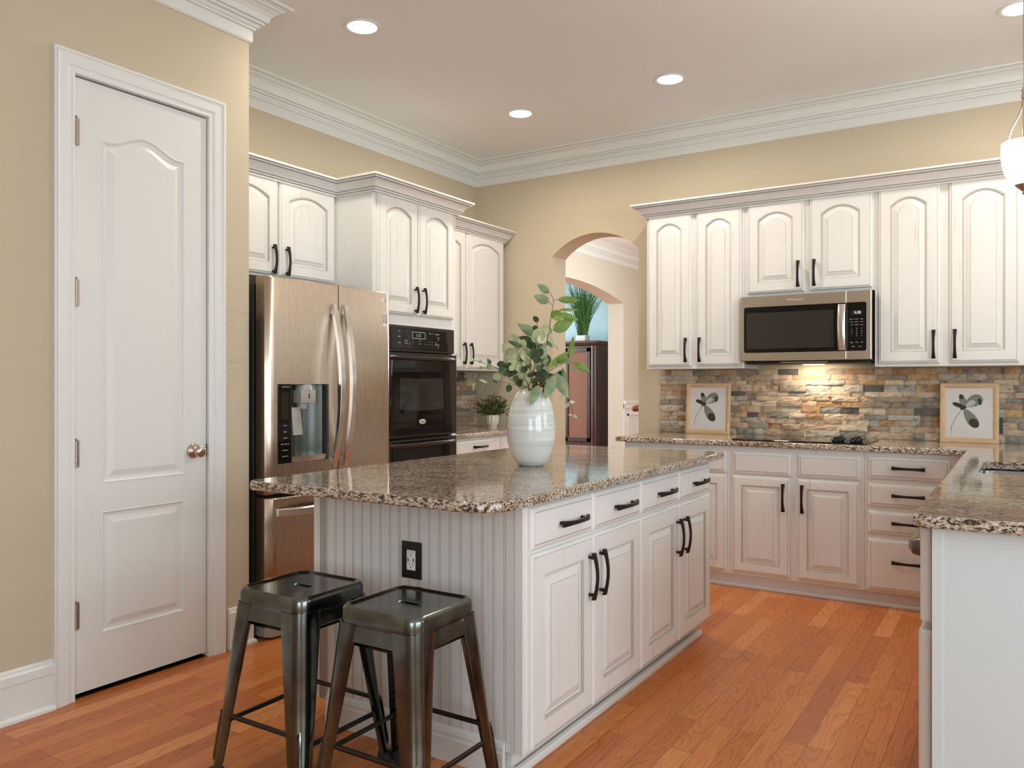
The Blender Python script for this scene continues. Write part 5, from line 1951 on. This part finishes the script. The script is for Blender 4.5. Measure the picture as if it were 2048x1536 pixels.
# ------------------------------------------------------------------ pendant over the sink
pd = empty('pendant_light', 'white glass bowl pendant lamp hanging at the right edge', 'pendant light', (0.003, 3.48, 0), 0)
mb = MB()
mb.lathe([(0.012, 1.972), (0.028, 1.974), (0.047, 1.992), (0.062, 2.020), (0.071, 2.060), (0.0735, 2.10), (0.072, 2.130), (0.068, 2.130), (0.069, 2.10), (0.060, 2.03), (0.03, 1.985)], 40)
mb.build('shade', SHADEON, pd, smooth=True, angle=50)
mb = MB(); mb.lathe([(0.003, 1.938), (0.007, 1.944), (0.005, 1.950), (0.012, 1.956), (0.022, 1.966), (0.030, 1.975), (0.012, 1.976)], 24)
mb.build('finial', NICKEL, pd, smooth=True, angle=50)
mb = MB()
for k in range(3):
    a = 2 * math.pi * k / 3 + 2.6
    mb.tube([(0.066 * math.cos(a), 0.066 * math.sin(a), 2.130), (0.045 * math.cos(a), 0.045 * math.sin(a), 2.19), (0.016 * math.cos(a), 0.016 * math.sin(a), 2.235), (0.004 * math.cos(a), 0.004 * math.sin(a), 2.262)], 0.004, 8)
mb.tube([(0.006 * math.cos(t), 0.0, 2.272 + 0.012 * math.sin(t)) for t in [2 * math.pi * i / 12 for i in range(13)]], 0.0022, 6)
mb.build('arms', NICKEL, pd, smooth=True, angle=50)
mb = MB(); mb.lathe([(0.003, 2.282), (0.009, 2.290), (0.010, 2.315), (0.004, 2.33), (0.003, 2.335)], 16); mb.tube([(0, 0, 2.33), (0, 0, ZC - 0.02)], 0.0028, 8)
mb.build('cord', NICKEL, pd, smooth=True, angle=50)
mb = MB(); mb.lathe([(0.062, ZC - 0.0005), (0.060, ZC - 0.012), (0.03, ZC - 0.024), (0.004, ZC - 0.026)], 28)
mb.build('canopy', NICKEL, pd, smooth=True, angle=50)
lp_ = bpy.data.lights.new('pendant_bulb', 'POINT'); lp_.energy = 22; lp_.color = WARM; lp_.shadow_soft_size = 0.03
lo_p = bpy.data.objects.new('pendant_bulb', lp_); COL.objects.link(lo_p); lo_p.parent = pd; lo_p.location = (0, 0, 2.165)

# ------------------------------------------------------------------ beyond the archway
ar = empty('armoire', 'dark mahogany armoire with woven rattan door panels seen through the archway', 'armoire', (-7.05, 11.715, 0), 0)
AW, AH, AD = 1.24, 1.95, 0.62
mb = MB(); mb.box(0.02, AW - 0.02, 0.03, AD, 0.08, AH - 0.06)
mb.build('body', MAHOG, ar)
mb = MB()
mb.stack([[(-0.03 + d, -0.03 + d, z), (AW + 0.03 - d, -0.03 + d, z), (AW + 0.03 - d, AD + 0.0, z), (-0.03 + d, AD + 0.0, z)] for d, z in ((0.04, AH - 0.08), (0.02, AH - 0.06), (0.012, AH - 0.045), (0.0, AH - 0.03), (0.0, AH - 0.006), (0.006, AH))])
mb.build('top', MAHOG, ar)
mb = MB()
mb.stack([[(-0.015 - d, -0.01 - d, z), (AW + 0.015 + d, -0.01 - d, z), (AW + 0.015 + d, AD, z), (-0.015 - d, AD, z)] for d, z in ((0.02, 0.0), (0.02, 0.09), (0.005, 0.11), (0.0, 0.13))])
mb.build('plinth', MAHOG, ar)
for x in (0.065, AW - 0.065):
    mb = MB()
    n = 40
    mb.stack([[(x + (0.062 + 0.006 * math.cos(7 * a)) * math.cos(a), 0.03 + (0.045 + 0.006 * math.cos(7 * a)) * math.sin(a), z) for a in [2 * math.pi * i / n for i in range(n)]] for z in (0.13, AH - 0.08)])
    mb.build('column', MAHOG, ar, smooth=True, angle=50)
for x0_, x1_ in ((0.135, 0.615), (0.625, 1.105)):
    mb = MB()
    for a in ((x0_, x0_ + .07, .30, 1.84), (x1_ - .07, x1_, .30, 1.84), (x0_, x1_, .30, .37), (x0_, x1_, 1.77, 1.84)):
        mb.box(a[0], a[1], -0.005, 0.028, a[2], a[3], 0.006)
    d_ = mb.build('door', MAHOG, ar)
    mb = MB(); mb.box(x0_ + .06, x1_ - .06, 0.012, 0.02, 0.36, 1.78)
    mb.build('rattan_panel', RATTAN, d_)
gp = empty('potted_grass', 'tall green ornamental grass in a white pot on the armoire', 'potted plant', (-6.20, 11.95, AH), 0)
mb = MB()
mb.stack([[(x * s, y * s, z) for x, y, _ in rr_loop(0.10, 0.08, 0.03, 0, 4)] for s, z in ((0.9, 0.0), (0.97, 0.02), (1.0, 0.10), (0.94, 0.105), (0.9, 0.09))])
mb.build('pot', simple('cream_pot', (0.74, 0.70, 0.68), 0.4), gp)
mb = MB()
rg_ = random.Random(4)
for k in range(300):
    a = rg_.uniform(0, 6.283); lean = rg_.uniform(0.03, 0.48); H = rg_.uniform(0.65, 1.15)
    bx, by = rg_.uniform(-.07, .07), rg_.uniform(-.05, .05)
    w = rg_.uniform(0.004, 0.009)
    prev = None
    for i in range(5):
        t = i / 4
        c = Vector((bx + math.cos(a) * lean * H * t ** 1.6 * 1.3, by + math.sin(a) * lean * H * t ** 1.6, 0.09 + H * t * (1 - 0.12 * lean * t)))
        ww = w * (1 - t * .93)
        cur = [mb.bm.verts.new(c - RV * ww), mb.bm.verts.new(c + RV * ww + FV * ww * .4)]
        if prev: mb.face([prev[0], prev[1], cur[1], cur[0]])
        prev = cur
o = mb.build('grass', LGRASS, gp); o['kind'] = 'stuff'
# end of the stair handrail in the hall
mb = MB()
mb.tube([(-3.985, 8.98, 0.93), (-3.965, 8.985, 0.945), (-3.93, 9.0, 0.955), (-3.88, 9.02, 0.945), (-3.83, 9.03, 0.90), (-3.80, 9.05, 0.83), (-3.75, 9.08, 0.70), (-3.68, 9.12, 0.52), (-3.58, 9.2, 0.28), (-3.50, 9.26, 0.0)], 0.035, 12, [0.022, 0.036, 0.042, 0.042, 0.038, 0.034, 0.032, 0.032, 0.032, 0.032])
tag(mb.build('stair_handrail', HANDRAIL, smooth=True), 'curved end of a wooden stair handrail glimpsed through the archway', 'handrail')
